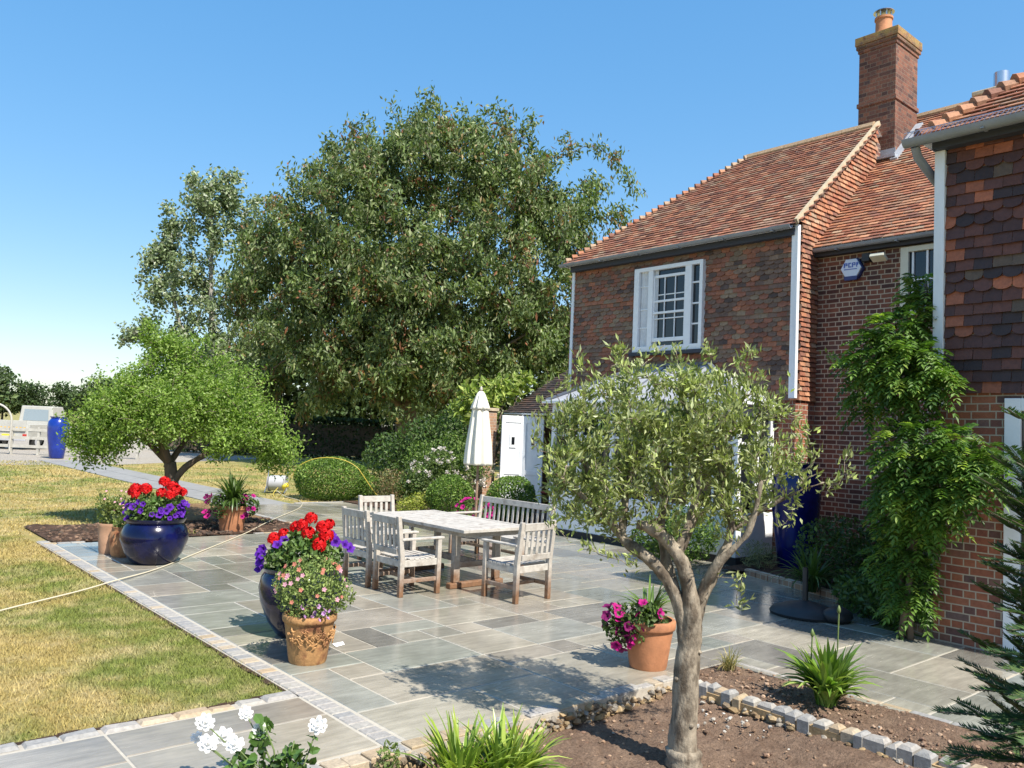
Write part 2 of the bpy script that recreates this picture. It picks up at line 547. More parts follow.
def leaf_arrays(C, D, N, L, W, cols, six=False):
    """C centres, D long directions, N normals; a leaf folded on its midrib"""
    D = unit(D); S = unit(np.cross(D, N)); N2 = np.cross(S, D)
    n = len(C)
    L = np.broadcast_to(np.asarray(L, float), (n,))[:, None]
    W = np.broadcast_to(np.asarray(W, float), (n,))[:, None]
    if not six:
        b = C-D*L*.5; t = C+D*L*.5-N2*L*.08
        l = C-D*L*.05-S*W*.5+N2*W*.14; r = C-D*L*.05+S*W*.5+N2*W*.14
        V = np.stack([b, r, t, l], 1).reshape(-1, 3)
        base = np.arange(n)[:, None]*4
        loops = (base+np.array([0, 1, 2, 0, 2, 3])).ravel()
        starts = np.arange(2*n)*3
        return V, loops, starts, np.repeat(cols, 4, 0)
    b = C-D*L*.5; t = C+D*L*.5-N2*L*.1
    l1 = C-D*L*.22-S*W*.42+N2*W*.12; r1 = C-D*L*.22+S*W*.42+N2*W*.12
    l2 = C+D*L*.15-S*W*.45+N2*(W*.1-L*.02); r2 = C+D*L*.15+S*W*.45+N2*(W*.1-L*.02)
    mid = C+N2*0
    V = np.stack([b, r1, r2, t, l2, l1, mid], 1).reshape(-1, 3)
    base = np.arange(n)[:, None]*7
    loops = (base+np.array([0, 1, 6, 1, 2, 6, 2, 3, 6, 3, 4, 6, 4, 5, 6, 5, 0, 6])).ravel()
    starts = np.arange(6*n)*3
    return V, loops, starts, np.repeat(cols, 7, 0)

def leaves(name, C, D, N, L, W, cols, mt, parent=None, six=False, label=None):
    V, lo, st, cc = leaf_arrays(C, D, N, L, W, cols, six)
    return np_mesh(name, V, lo, st, mt, parent, cc, False, None, label)

def rand_dirs(n):
    return unit(rng.standard_normal((n, 3)))

def blob_points(blobs, n, shell=.35):
    """points in ellipsoids (x,y,z,rx,ry,rz) with more of them near the surface"""
    B = np.array([b if len(b) == 6 else (*b[:3], b[3], b[3], b[3]) for b in blobs], float)
    vol = B[:, 3]*B[:, 4]+B[:, 4]*B[:, 5]+B[:, 3]*B[:, 5]
    k = rng.choice(len(B), n, p=vol/vol.sum())
    d = rand_dirs(n)
    r = rng.random(n)**shell
    P = B[k, :3]+d*r[:, None]*B[k, 3:6]
    return P, unit(d/B[k, 3:6]), k

def bush(name, blobs, n, L, W, palette, mt, parent=None, weights=None, shell=.25, droop=0., jit=.25, six=False, label=None, lump=0.):
    P, nrm, k = blob_points(blobs, n, shell)
    if lump:
        ph = rng.random(3)*6
        q = np.sin(P[:, 0]*9+ph[0])+np.sin(P[:, 1]*9.7+ph[1])+np.sin(P[:, 2]*10.4+ph[2])
        P = P+nrm*(q*lump)[:, None]
    N = unit(nrm+.75*rng.standard_normal((n, 3)))
    D = unit(np.cross(N, rand_dirs(n))+nrm*.5+np.array([0, 0, -droop]))
    s = (1+.3*rng.standard_normal(n)).clip(.4, 1.7)
    cols = jit_cols(n, palette, weights, jit)
    return leaves(name, P, D, N, L*s, W*s, cols, mt, parent, six, label)

def grow(limbs, attractors, step, wob=.12, sag=0.0):
    pos, par = [], []
    arr = np.zeros((200000, 3))
    def addn(p, q):
        arr[len(pos)] = p; pos.append(np.array(p, float)); par.append(q)
        return len(pos)-1
    for li, limb in enumerate(limbs):
        pts = [np.array(p, float) for p in limb]
        if li == 0:
            prev = addn(pts[0], -1)
        else:
            prev = int(np.argmin(((arr[:len(pos)]-pts[0])**2).sum(1)))
        for p in pts[1:]:
            a = pos[prev]
            k = max(1, int(np.linalg.norm(p-a)/step))
            for i in range(1, k+1):
                prev = addn(a+(p-a)*i/k, prev)
    nl = len(pos)
    A = np.asarray(attractors)
    d0 = np.min(((A[:, None, :]-arr[None, :nl, :])**2).sum(2), 1)
    paths = []
    for i in np.argsort(d0):
        t = A[i]
        q = arr[:len(pos)]
        j = int(np.argmin(((q-t)**2).sum(1)))
        a = pos[j]
        d = np.linalg.norm(t-a)
        k = max(2, int(d/step))
        side = rng.standard_normal(3)*wob*d
        ids = [j]
        prev = j
        for s_ in range(1, k+1):
            u = s_/k
            p = a+(t-a)*u+side*math.sin(math.pi*u)+np.array([0, 0, -sag*d*u*u])
            prev = addn(p, prev); ids.append(prev)
        paths.append(ids)
    return np.array(pos), np.array(par), paths, nl

def twig_mesh(name, pos, par, first, r0, pw, mt, parent, rmax=1e9, n=5, skip=0):
    cnt = np.zeros(len(pos)); 
    haskid = np.zeros(len(pos), bool); haskid[par[par >= 0]] = True
    cnt[~haskid] = 1
    for i in range(len(pos)-1, 0, -1):
        if par[i] >= 0: cnt[par[i]] += cnt[i]
    rad = np.minimum(r0*cnt**pw, rmax)
    e = np.arange(max(skip, 1), len(pos)); e = e[par[e] >= 0]
    a, b = pos[par[e]], pos[e]
    d = unit(b-a)
    ref = np.where(np.abs(d[:, 2:3]) < .9, np.array([[0, 0, 1.]]), np.array([[1., 0, 0]]))
    u = unit(np.cross(d, ref)); v = np.cross(d, u)
    th = np.arange(n)*2*math.pi/n
    ring = np.cos(th)[None, :, None]*u[:, None, :]+np.sin(th)[None, :, None]*v[:, None, :]
    ra = np.minimum(rad[par[e]], rad[e]*1.5)[:, None, None]; rb = rad[e][:, None, None]
    V = np.concatenate([a[:, None, :]+ring*ra, b[:, None, :]+ring*rb], 1).reshape(-1, 3)
    base = np.arange(len(e))[:, None, None]*2*n
    k = np.arange(n); k2 = (k+1) % n
    q = np.stack([k, k2, n+k2, n+k], 1)[None]
    loops = (base+q).ravel()
    starts = np.arange(len(e)*n)*4
    return np_mesh(name, V, loops, starts, mt, parent, None, True)

def path_leaves(pos, paths, n, off, tail=.65):
    """sample points along the outer part of the twigs"""
    segs = []
    for ids in paths:
        k0 = int(len(ids)*(1-tail))
        for a, b in zip(ids[k0:-1], ids[k0+1:]):
            segs.append((a, b))
    segs = np.array(segs)
    k = rng.integers(0, len(segs), n)
    t = rng.random((n, 1))
    a, b = pos[segs[k, 0]], pos[segs[k, 1]]
    return a+(b-a)*t+rng.standard_normal((n, 3))*off, unit(b-a)

R2 = np.array([math.cos(YAW), -math.sin(YAW), 0.]); F2 = np.array([math.sin(YAW), math.cos(YAW), 0.])
def loc_pt(base, a, b, z):
    """a metres to the side of a base point (seen from the lawn corner), b behind it, z up"""
    return np.array([base[0], base[1], base[2] if len(base) > 2 else 0.])+R2*a+F2*b+np.array([0, 0, z])
# ------------------------------------------------------------------ ground
mb = MB()
HX0, HX1, HY0, HY1 = -3.0, 5.40, -3.0, 4.13       # the sunken bed in the foreground
GZ = -0.022
BIG = 1500
for (x0, x1, y0, y1) in ((-BIG, HX0, -BIG, BIG), (HX1, BIG, -BIG, BIG), (HX0, HX1, -BIG, HY0), (HX0, HX1, HY1, BIG)):
    mb.poly([(x0, y0, GZ), (x1, y0, GZ), (x1, y1, GZ), (x0, y1, GZ)])
tag(mb.build('lawn', M['lawn']), kind='structure')

# drive of gravel by the far fence, path of slabs along the lawn
mb = MB(); mb.poly([(-30, 37.6, GZ+.006), (8.6, 33.2, GZ+.006), (18, 40, GZ+.006), (18, 64, GZ+.006), (-30, 64, GZ+.006)])
tag(mb.build('gravel_drive', M['gravel']), kind='structure')
mb = MB()
y = 14.75
while y < 36:
    L = random.choice((.6, .9, 1.2))
    for (xa, xb) in ((7.28, 8.06), (8.08, 8.86)):
        c = random.uniform(.8, 1.15)
        mb.box(xa, xb, y+.012, y+L-.012, GZ, GZ+.018+random.uniform(0, .003))
    y += L
tag(mb.build('path', M['pathslab']), kind='structure')

# patio of sandstone slabs in a random pattern
PX0, PY0, PW, PH = 2.93, 4.155, .322, .327
def pave_ok(x, y):
    if y < 4.15:
        return 6.27 < x < 8.75 and y > -3.2
    if y > 18.0: return False
    if x < 2.92 or x > 12.0: return False
    if 13.30 < y and x < 7.22: return False
    if y > 12.6 and x > 10.2: return False
    if y > 14.8 and x > 9.1 and y > 17.9: return False
    return True
NX, NY = 29, 66
JOFF = 23                                            # rows below PY0
free = np.zeros((NX, NY), bool)
for i in range(NX):
    for j in range(NY):
        free[i, j] = pave_ok(PX0+(i+.5)*PW, PY0+(j-JOFF+.5)*PH)
preset = [(0, 1, 2, 5), (1, 5, 2, 4), (1, 2, 4, 5), (2, 5, 4, 6), (0, 2, 5, 6), (4, 5, 6, 7), (3, 4, 6, 8), (2, 3, 6, 8),
          (5, 6, 6, 7), (4, 6, 7, 8), (3, 6, 8, 10), (6, 9, 7, 9), (5, 7, 4, 6), (7, 9, 6, 7), (7, 10, 4, 6), (5, 7, 3, 4), (7, 8, 3, 4), (8, 10, 3, 4),
          (0, 3, 0, 2), (3, 5, 0, 2), (5, 8, 0, 3), (8, 10, 1, 3), (0, 2, 6, 8), (0, 2, 8, 9)]
tones = [(.29, .285, .245), (.325, .30, .25), (.255, .27, .24), (.205, .20, .18), (.35, .33, .275), (.29, .295, .265), (.27, .25, .215)]
ptone = {0: 5, 1: 1, 2: 1, 3: 2, 6: 3, 9: 2, 10: 6, 11: 4, 12: 4, 13: 3, 14: 5, 16: 6, 18: 4, 19: 4, 20: 4}
slabs = []
for n_, (i0, i1, j0, j1) in enumerate(preset):
    if free[i0:i1, j0+JOFF:j1+JOFF].all():
        free[i0:i1, j0+JOFF:j1+JOFF] = False
        slabs.append((i0, i1, j0, j1, ptone.get(n_)))
sizes = [(3, 2), (2, 3), (2, 2), (2, 2), (3, 2), (2, 1), (1, 2), (1, 1), (3, 3), (2, 3)]
for jj in range(NY):
    for i in range(NX):
        if not free[i, jj]: continue
        opt = sizes[:]; random.shuffle(opt); opt += [(2, 1), (1, 2), (1, 1)]
        for (a, b) in opt:
            if i+a <= NX and jj+b <= NY and free[i:i+a, jj:jj+b].all():
                free[i:i+a, jj:jj+b] = False
                slabs.append((i, i+a, jj-JOFF, jj-JOFF+b, None)); break
mb = MB()
def slab(x0, x1, y0, y1, tone=None, z=0.0):
    c = tones[tone if tone is not None else random.randrange(len(tones))]
    k = random.uniform(1.0, 1.2)
    c = (c[0]*k*1.03, c[1]*k, c[2]*k*.96)
    g, e = .006, .007
    tilt = [random.uniform(-.0012, .0012) for _ in range(4)]
    t = [(x0+g+e, y0+g+e, z+tilt[0]), (x1-g-e, y0+g+e, z+tilt[1]), (x1-g-e, y1-g-e, z+tilt[2]), (x0+g+e, y1-g-e, z+tilt[3])]
    b_ = [(x0+g, y0+g, z-.006), (x1-g, y0+g, z-.006), (x1-g, y1-g, z-.006), (x0+g, y1-g, z-.006)]
    b2 = [(p[0], p[1], z-.04) for p in b_]
    mb.add(t+b_+b2, [(0, 1, 2, 3)]+[(i+4, (i+1) % 4+4, (i+1) % 4, i) for i in range(4)]+[(i+8, (i+1) % 4+8, (i+1) % 4+4, i+4) for i in range(4)], c)
for (i0, i1, j0, j1, t_) in slabs:
    x0, x1, y0, y1 = PX0+i0*PW, PX0+i1*PW, PY0+j0*PH, PY0+j1*PH
    slab(x0, x1, y0, y1, t_)
# path running off to the left in front of the lawn
x = 2.76
k_ = 0
for (L, sp, tn) in ((1.25, .62, (1, 6)), (1.0, .55, (4, 6)), (.95, .62, (5, 0)), (1.2, .55, (2, 4)), (.9, .6, (0, 1)), (1.2, .6, (2, 3))):
    ym = 4.24+(5.30-4.24)*sp
    slab(x-L, x, 4.24, ym, tn[0]); slab(x-L, x, ym, 5.30, tn[1])
    x -= L
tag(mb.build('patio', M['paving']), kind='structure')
mb = MB()
zj = -.005
for (x0, x1, y0, y1) in ((2.90, 12.2, 4.15, 12.75), (2.90, 10.25, 12.75, 13.32), (7.2, 10.25, 13.32, 17.98), (6.27, 8.75, -3.0, 4.15), (-4, 2.90, 4.2, 5.32)):
    mb.poly([(x0, y0, zj), (x1, y0, zj), (x1, y1, zj), (x0, y1, zj)])
tag(mb.build('patio_joints', M['joint']), kind='structure')

M['drysoil'] = soil_mat('dry_soil', (.19, .10, .055), (.30, .20, .10))
M['sandmortar'] = mat('sandy_mortar', (.36, .25, .13), .9, .35, 18, .8, 40)
M['setjoint'] = mat('sett_joint', (.39, .35, .29), .85, .2, 15)
# granite setts round the patio, the lawn and the beds
def sett(mb, x0, x1, y0, y1, z0, z1, warm=.2, j=.008):
    if random.random() < warm: c = random.choice([(.38, .29, .19), (.34, .265, .17), (.39, .32, .23)])
    else: c = random.choice([(.30, .285, .265), (.34, .32, .285), (.265, .26, .25), (.32, .30, .275)])
    r = lambda: random.uniform(-j, j)
    x0 += r(); x1 += r(); y0 += r(); y1 += r(); z1 += r()*.6
    e = .006 if j < .01 else .02
    vs = [(x0, y0, z0), (x1, y0, z0), (x1, y1, z0), (x0, y1, z0), (x0, y0, z1-e), (x1, y0, z1-e), (x1, y1, z1-e), (x0, y1, z1-e),
          (x0+e, y0+e, z1+r()*.4), (x1-e, y0+e, z1+r()*.4), (x1-e, y1-e, z1+r()*.4), (x0+e, y1-e, z1+r()*.4)]
    fs = [(0, 1, 5, 4), (1, 2, 6, 5), (2, 3, 7, 6), (3, 0, 4, 7), (4, 5, 9, 8), (5, 6, 10, 9), (6, 7, 11, 10), (7, 4, 8, 11), (8, 9, 10, 11)]
    mb.add(vs, fs, c)
mb = MB()
y = 4.22
while y < 13.6:                                     # between lawn and patio
    L = random.uniform(.09, .13)
    sett(mb, 2.775, 2.905, y, y+L-.007, -.06, .002, .12, .002)
    y += L
x = 2.76
while x > -3.5:                                     # front edge of the lawn
    L = random.uniform(.14, .24)
    sett(mb, x-L+.01, x, 5.33, 5.44, -.08, .012, .25, .012)
    x -= L
x = 5.40
while x > -2.9:                                     # retaining edge of the sunken bed: setts over rough stones
    L = random.uniform(.10, .17)
    sett(mb, x-L+.008, x, 4.095, 4.215, -.07, .002, .35, .008)
    x -= L
y = 4.06
while y > -2.9:                                     # sett row that parts the two beds
    L = random.uniform(.075, .13)
    sett(mb, 5.375+random.uniform(-.015, .01), 5.485, y-L+.016, y, -.2, .03, .12, .016)
    y -= L
y = 4.2
while y > -2.9:                                     # thin edging of the upper bed
    L = random.uniform(.18, .3)
    sett(mb, 6.20, 6.262, y-L+.008, y, -.06, .003, .3, .003)
    y -= L
x = 2.8
while x < 7.2:                                      # edge of the round bed under the small tree
    L = random.uniform(.14, .22)
    if x > 5.9 or x < 3.2: sett(mb, x, x+L-.01, 13.33, 13.42, -.06, .006, .2, .004)
    x += L
y = 13.5
while y < 18:
    L = random.uniform(.14, .22)
    sett(mb, 7.13, 7.22, y, y+L-.01, -.06, .006, .1, .003)
    y += L
x = 9.0
while x < 12:                                       # far edge of the patio
    L = random.uniform(.14, .22)
    sett(mb, x, x+L-.01, 17.98, 18.08, -.06, .006, .1, .003)
    x += L
tag(mb.build('edging', M['sett']), kind='structure')
mb = MB()
for (x0, x1, y0, y1, z) in ((2.76, 2.93, 4.1, 13.7, -.008), (-3.5, 2.78, 5.3, 5.42, -.008), (-2.9, 5.42, 4.09, 4.22, -.012)):
    mb.box(x0, x1, y0, y1, -.3, z)

tag(mb.build('edging_mortar', M['setjoint']), kind='structure')

mb = MB(); mb.box(5.372, 5.46, -2.9, 4.1, -.3, -.02)
tag(mb.build('edging_base', M['sandmortar']), kind='structure')

# beds
def soil_patch(name, x0, x1, y0, y1, z, amp, mt, n=(160, 160), edge=0.05, mask=None, rise=None):
    nx, ny = n
    X, Y = np.meshgrid(np.linspace(x0, x1, nx), np.linspace(y0, y1, ny), indexing='ij')
    Z = np.zeros_like(X)
    for o_ in range(6):
        f = 1.6*1.9**o_
        a = amp*.62**o_
        p1, p2, p3 = rng.random(3)*7
        th = rng.random()*3
        U_ = X*math.cos(th)+Y*math.sin(th); W_ = -X*math.sin(th)+Y*math.cos(th)
        Z += a*np.sin(U_*f+p1+1.3*np.sin(W_*f*.7+p3))*np.sin(W_*f*1.07+p2)
    Z += amp*.25*rng.standard_normal(Z.shape)
    if edge:
        dd = np.minimum(np.minimum(X-x0, x1-X), np.minimum(Y-y0, y1-Y))
        Z = Z*np.clip(dd/edge, 0, 1)
    Z = Z+z+(rise(X, Y) if rise else 0)
    V = np.stack([X, Y, Z], 2).reshape(-1, 3)
    I, J = np.meshgrid(np.arange(nx-1), np.arange(ny-1), indexing='ij')
    keep = np.ones(I.size, bool)
    if mask is not None:
        cx = V[(I*ny+J).ravel()]
        keep = mask(cx[:, 0], cx[:, 1])
    q = np.stack([I*ny+J, (I+1)*ny+J, (I+1)*ny+J+1, I*ny+J+1], 2).reshape(-1, 4)[keep]
    return tag(np_mesh(name, V, q.ravel(), np.arange(len(q))*4, mt, None, None, True), kind='structure')
soil_patch('flower_bed', -3.0, 5.42, -3.0, 4.12, -.135, .022, M['soil'], (330, 280), 0, None, lambda X, Y: .075*np.clip((X-4.75)/.62, 0, 1)**1.5)
soil_patch('side_bed', 5.47, 6.21, -2.9, 4.2, -.003, .016, M['soil'], (60, 420))
soil_patch('tree_bed', 2.93, 7.13, 13.42, 15.5, .0, .02, M['mulch'], (110, 70))
soil_patch('dry_bed', 5.5, 7.13, 15.52, 18.6, -.008, .012, M['drysoil'], (50, 70))
def bedmask(x, y):
    return (x > 8.85) & (x > 8.85+(y-3.5)*.62) & (y < 7.0) | ((x > 10.25+(7.1-y)*.1) & (y > 5.4) & (y < 7.1))
soil_patch('wall_bed', 8.8, 12.55, 3.42, 7.1, .05, .02, M['mulch'], (90, 90), .05, bedmask)
soil_patch('back_bed', 10.25, 14.0, 12.65, 18.0, .02, .02, M['mulch'], (60, 60))
mb = MB()
t_ = 0
P0, P1 = np.array([8.83, 3.45]), np.array([9.85, 5.05])
for i in range(9):
    a = P0+(P1-P0)*i/9; b = P0+(P1-P0)*(i+.94)/9
    mb.bar((*a, .02), (*b, .02+random.uniform(-.004, .004)), .11, .14)
for i in range(7):
    a = np.array([9.85, 5.05])+(np.array([10.4, 6.7])-np.array([9.85, 5.05]))*i/7
    b = np.array([9.85, 5.05])+(np.array([10.4, 6.7])-np.array([9.85, 5.05]))*(i+.94)/7
    mb.bar((*a, .02), (*b, .02), .11, .14)
tag(mb.build('kerb', M['brick_pier'], bevel=.008), kind='structure')

# crumbs of soil and chips of stone
def crumbs(name, n, fx, smin, smax, palette, mt, mound=1.0):
    V, lo, st, cc = [], [], [], []
    g_ = (1+5**.5)/2
    ico = np.array([(-1, g_, 0), (1, g_, 0), (-1, -g_, 0), (1, -g_, 0), (0, -1, g_), (0, 1, g_), (0, -1, -g_), (0, 1, -g_), (g_, 0, -1), (g_, 0, 1), (-g_, 0, -1), (-g_, 0, 1)])/1.9
    fc = [(0, 11, 5), (0, 5, 1), (0, 1, 7), (0, 7, 10), (0, 10, 11), (1, 5, 9), (5, 11, 4), (11, 10, 2), (10, 7, 6), (7, 1, 8), (3, 9, 4), (3, 4, 2), (3, 2, 6), (3, 6, 8), (3, 8, 9), (4, 9, 5), (2, 4, 11), (6, 2, 10), (8, 6, 7), (9, 8, 1)]
    P = fx(n)
    s = smin+(smax-smin)*rng.random(n)**3
    cols = jit_cols(n, palette)
    for i in range(n):
        v = ico*(1+.16*rng.standard_normal((12, 1)))*np.array([1, .8+.4*random.random(), .7])*s[i]
        a = random.random()*6.3
        c_, s_ = math.cos(a), math.sin(a)
        v = v@np.array([[c_, -s_, 0], [s_, c_, 0], [0, 0, 1]])+P[i]
        b = len(V)*12
        V.append(v)
        for f in fc:
            st.append(len(lo)); lo.extend([b+q for q in f])
        cc.append(np.repeat(cols[i:i+1], 12, 0))
    return np_mesh(name, np.concatenate(V), lo, st, mt, None, np.concatenate(cc), False)
M['crumb'] = mat('soil_crumb', attr=True, rough=.95, var=.3, vscale=60)
def fx_bed(n):
    a = np.stack([rng.uniform(1.2, 5.3, n), rng.uniform(.8, 4.05, n), np.full(n, -.135)], 1)
    a[:, 2] += .075*np.clip((a[:, 0]-4.75)/.62, 0, 1)**1.5
    return a
def fx_side(n):
    return np.stack([rng.uniform(5.5, 6.18, n), rng.uniform(.8, 4.1, n), np.full(n, -.0)], 1)
tag(crumbs('soil_crumbs', 1900, fx_bed, .004, .022, [(.22, .14, .09), (.15, .09, .06), (.30, .2, .13)], M['crumb']), kind='stuff', label='brown crumbs of dry soil in the sunken bed', cat='soil')
tag(crumbs('bed_crumbs', 900, fx_side, .004, .022, [(.22, .14, .09), (.15, .09, .06), (.32, .22, .15)], M['crumb']), kind='stuff', label='brown crumbs of dry soil in the narrow bed', cat='soil')
def fx_white(n):
    a = np.stack([rng.normal(5.12, .10, n), rng.normal(3.42, .14, n), np.full(n, -.12)], 1)
    k = n//3
    a[:k, 0] = rng.uniform(4.3, 6.1, k); a[:k, 1] = rng.uniform(2.2, 4.0, k)
    a[:, 2] = np.where(a[:, 0] > 5.45, .01, -.123+.075*np.clip((a[:, 0]-4.75)/.62, 0, 1)**1.5)
    return a
tag(crumbs('stone_chips', 40, fx_white, .006, .022, [(.45, .42, .37), (.36, .33, .28), (.52, .5, .46)], M['crumb']), kind='stuff', label='pale stone chips scattered on the soil', cat='stones')
def fx_mulch(n):
    return np.stack([rng.uniform(2.95, 7.1, n), rng.uniform(13.45, 15.45, n), np.full(n, .01)], 1)
tag(crumbs('bark_mulch', 1500, fx_mulch, .01, .05, [(.05, .035, .025), (.1, .06, .04), (.16, .1, .065)], M['crumb']), kind='stuff', label='dark bark mulch under the small rounded tree', cat='mulch')

mb = MB()                                             # bare soil line between turf and setts
yy = 5.46
while yy < 13.4:
    x_ = 2.735+random.uniform(-.02, .012)
    mb.poly([(x_, yy, GZ+.012), (2.775, yy, GZ+.012), (2.775, yy+.122, GZ+.012), (x_+random.uniform(-.01, .01), yy+.122, GZ+.012)]); yy += .12
xx = 2.74
while xx > -3:
    y_ = 5.475+random.uniform(-.012, .025)
    mb.poly([(xx-.122, 5.43, GZ+.014), (xx, 5.43, GZ+.014), (xx, y_, GZ+.014), (xx-.122, y_, GZ+.014)]); xx -= .12
tag(mb.build('bare_soil', M['mulch']), kind='structure')

# rough stones bedded in the faces of the sunken bed
def fx_edge(n):
    k = n*85//100
    P = np.zeros((n, 3))
    P[:k, 0] = rng.uniform(-2.5, 5.38, k); P[:k, 1] = rng.uniform(4.065, 4.10, k)
    P[k:, 0] = rng.uniform(5.345, 5.375, n-k); P[k:, 1] = rng.uniform(-2.5, 4.06, n-k)
    P[:, 2] = rng.uniform(-.13, -.035, n)
    P[k:, 2] = rng.uniform(-.085, -.05, n-k)
    return P
tag(crumbs('edging_stones', 1300, fx_edge, .018, .046, [(.30, .21, .11), (.23, .155, .085), (.25, .22, .18), (.16, .12, .08), (.35, .26, .15)], M['crumb']), kind='structure')

# grass blades on the lawn
def blades(n, x0, x1, y0, y1, h, wd):
    X = rng.uniform(x0, x1, n); Y = rng.uniform(y0, y1, n)
    keep = np.ones(n, bool)
    a = rng.random(n)*2*math.pi
    hh = h*(.55+.7*rng.random(n))
    lean = hh*(.3+.7*rng.random(n))
    ln = rng.random(n)*2*math.pi
    B = np.stack([X, Y, np.full(n, GZ)], 1)
    wv = np.stack([np.cos(a), np.sin(a), 0*a], 1)*wd
    T = B+np.stack([np.cos(ln)*lean, np.sin(ln)*lean, hh], 1)
    V = np.stack([B-wv, B+wv, T], 1).reshape(-1, 3)
    c = (.75+.5*rng.random(n))[:, None]*np.array([[1., 1., 1.]])
    return V, np.repeat(c, 3, 0)
parts = [blades(70000, -1.2, 2.74, 5.45, 9.5, .028, .0035), blades(50000, -1.0, 2.74, 9.5, 14.5, .032, .005),
         blades(26000, -1.0, 7.1, 14.5, 24, .04, .009), blades(14000, -2, 7.2, 24, 36, .05, .016), blades(10000, 9.0, 16, 18.2, 34, .05, .012),
         blades(1800, 2.66, 2.80, 5.45, 13.6, .03, .003)]
parts[2] = (parts[2][0], parts[2][1])
V = np.concatenate([p[0] for p in parts]); C_ = np.concatenate([p[1] for p in parts])
tri = V.reshape(-1, 3, 3)
bx, by = tri[:, 0, 0], tri[:, 0, 1]
ok = ~((bx > 5.5) & (bx < 7.2) & (by > 15.4) & (by < 18.6) & (rng.random(len(bx)) < .8)) & ~((bx > 2.9) & (bx < 7.2) & (by > 13.4) & (by < 15.45))
V = tri[ok].reshape(-1, 3); C_ = C_.reshape(-1, 3, 3)[ok].reshape(-1, 3)
tag(np_mesh('grass', V, np.arange(len(V)), np.arange(len(V)//3)*3, M['blades'], None, C_, False), kind='stuff',
    label='short dry lawn grass, straw yellow with green patches', cat='grass')

# ------------------------------------------------------------------ tiles
def tiles(mb, O, U, V_, N, nu, nv, tw, gauge, keep, pal, wts, scallop=None, lift=.020, jit=.004, squeeze=1.22):
    O, U, V_, N = [np.array(q, float) for q in (O, U, V_, N)]
    for j in range(nv):
        for i in range(-1, nu+1):
            u0 = i*tw+(.5*tw if j % 2 else 0)
            v0 = j*gauge
            if not keep(u0+tw/2, v0+gauge*.5): continue
            c = random.choices(pal, wts)[0]
            k = random.uniform(.8, 1.2)
            c = tuple(q*k for q in c)
            dv = random.uniform(-jit, jit); dl = random.uniform(-.25, .3)*lift*.6
            sk = random.uniform(-.003, .003)
            top = v0+gauge*squeeze
            a0, a1 = u0+.002, u0+tw-.002
            if scallop and scallop(j):
                pts = []
                for q in range(7):
                    t = math.pi*q/6
                    pts.append((u0+tw/2-(tw/2-.002)*math.cos(t), v0+gauge*.42-gauge*.42*math.sin(t)+dv))
                low = pts
            else:
                low = [(a0, v0+dv+sk), (a1, v0+dv-sk)]
            n = len(low)
            def P(u, v, h):
                return O+U*u+V_*v+N*h
            def H(v):
                return lift+dl-(lift-.004)*max(0, (v-v0))/(gauge*squeeze)
            vs = [P(u, v, H(v)) for (u, v) in low]+[P(a1, top, .004), P(a0, top, .004)]
            vs += [P(u, v, H(v)-.013) for (u, v) in low]
            fs = [list(range(n+2))]
            fs += [[n+2+q, n+2+q+1, q+1, q] for q in range(n-1)]
            mb.add(vs, fs, c)

PAL_ROOF = [(.35, .145, .075), (.27, .10, .056), (.39, .19, .105), (.20, .088, .058), (.36, .25, .165), (.29, .155, .095)]
W_ROOF = [4, 3.5, 2, 2, .8, 3]
PAL_ROOF2 = [(.305, .125, .07), (.235, .092, .055), (.335, .165, .095), (.165, .076, .053), (.32, .22, .145), (.275, .16, .105)]
PAL_FRONT = [(.20, .13, .088), (.245, .10, .062), (.16, .10, .074), (.30, .12, .066), (.095, .062, .05), (.225, .16, .105)]
W_FRONT = [3, 4, 3, 2.2, 1, 1.6]
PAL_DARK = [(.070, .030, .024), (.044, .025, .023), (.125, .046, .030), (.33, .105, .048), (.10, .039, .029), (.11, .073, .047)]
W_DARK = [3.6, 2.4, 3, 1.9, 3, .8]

# ------------------------------------------------------------------ the house
H = thing('brick_house', 'old brick and tile-hung farmhouse with clay tiled roofs and tall chimney', 'house', (12.0, 5.0, 0))
FX, FY0, FY1, FEZ = 12.0, 6.92, 12.0, 5.45          # front wing
MX, MEZ = 12.58, 5.13                               # recessed middle
RX, RY, REZ = 8.76, 3.49, 5.10                      # near wing
mb = MB()
mb.box(FX, 17.2, FY0, FY1, -.2, 5.44)
mb.prism([(FX+.001, 5.4), (17.2, 5.4), (14.6, 7.62)], 'y', FY0, FY0+.2)
mb.build('wall', M['brick_right'], H, label='front wing wall, brick below hung tiles')
mb = MB()
mb.box(MX, 19.4, -4.0, FY0-.002, -.2, 5.08)
mb.build('wall', M['brick_mid'], H, label='recessed dark red brick wall behind the climber')
mb = MB()
mb.box(RX, MX-.002, -5.0, RY, -.2, 5.04)
mb.build('wall', M['brick_right'], H, label='near wing wall of orange brick')

# hung tiles of the front wing, facing the lawn
WY0, WY1, WZ0, WZ1 = 8.71, 10.29, 3.50, 5.10
mb = MB()
tw, ga = .172, .080
def keepF(u, v):
    yy, zz = FY1-u, 2.6+v
    if yy < FY0-.02 or yy > FY1: return False
    if WY0 < yy < WY1 and WZ0-.05 < zz < WZ1+.02: return False
    return zz < 5.42
tiles(mb, (FX-.004, FY1, 2.6), (0, -1, 0), (0, 0, 1), (-1, 0, 0), 31, 36, tw, ga, keepF, PAL_FRONT, W_FRONT, lambda j: j % 6 in (1, 2, 3, 4), .026, .006)
mb.build('tile_hanging', M['tile'], H, label='grey-brown scalloped tiles hung on the front wing')
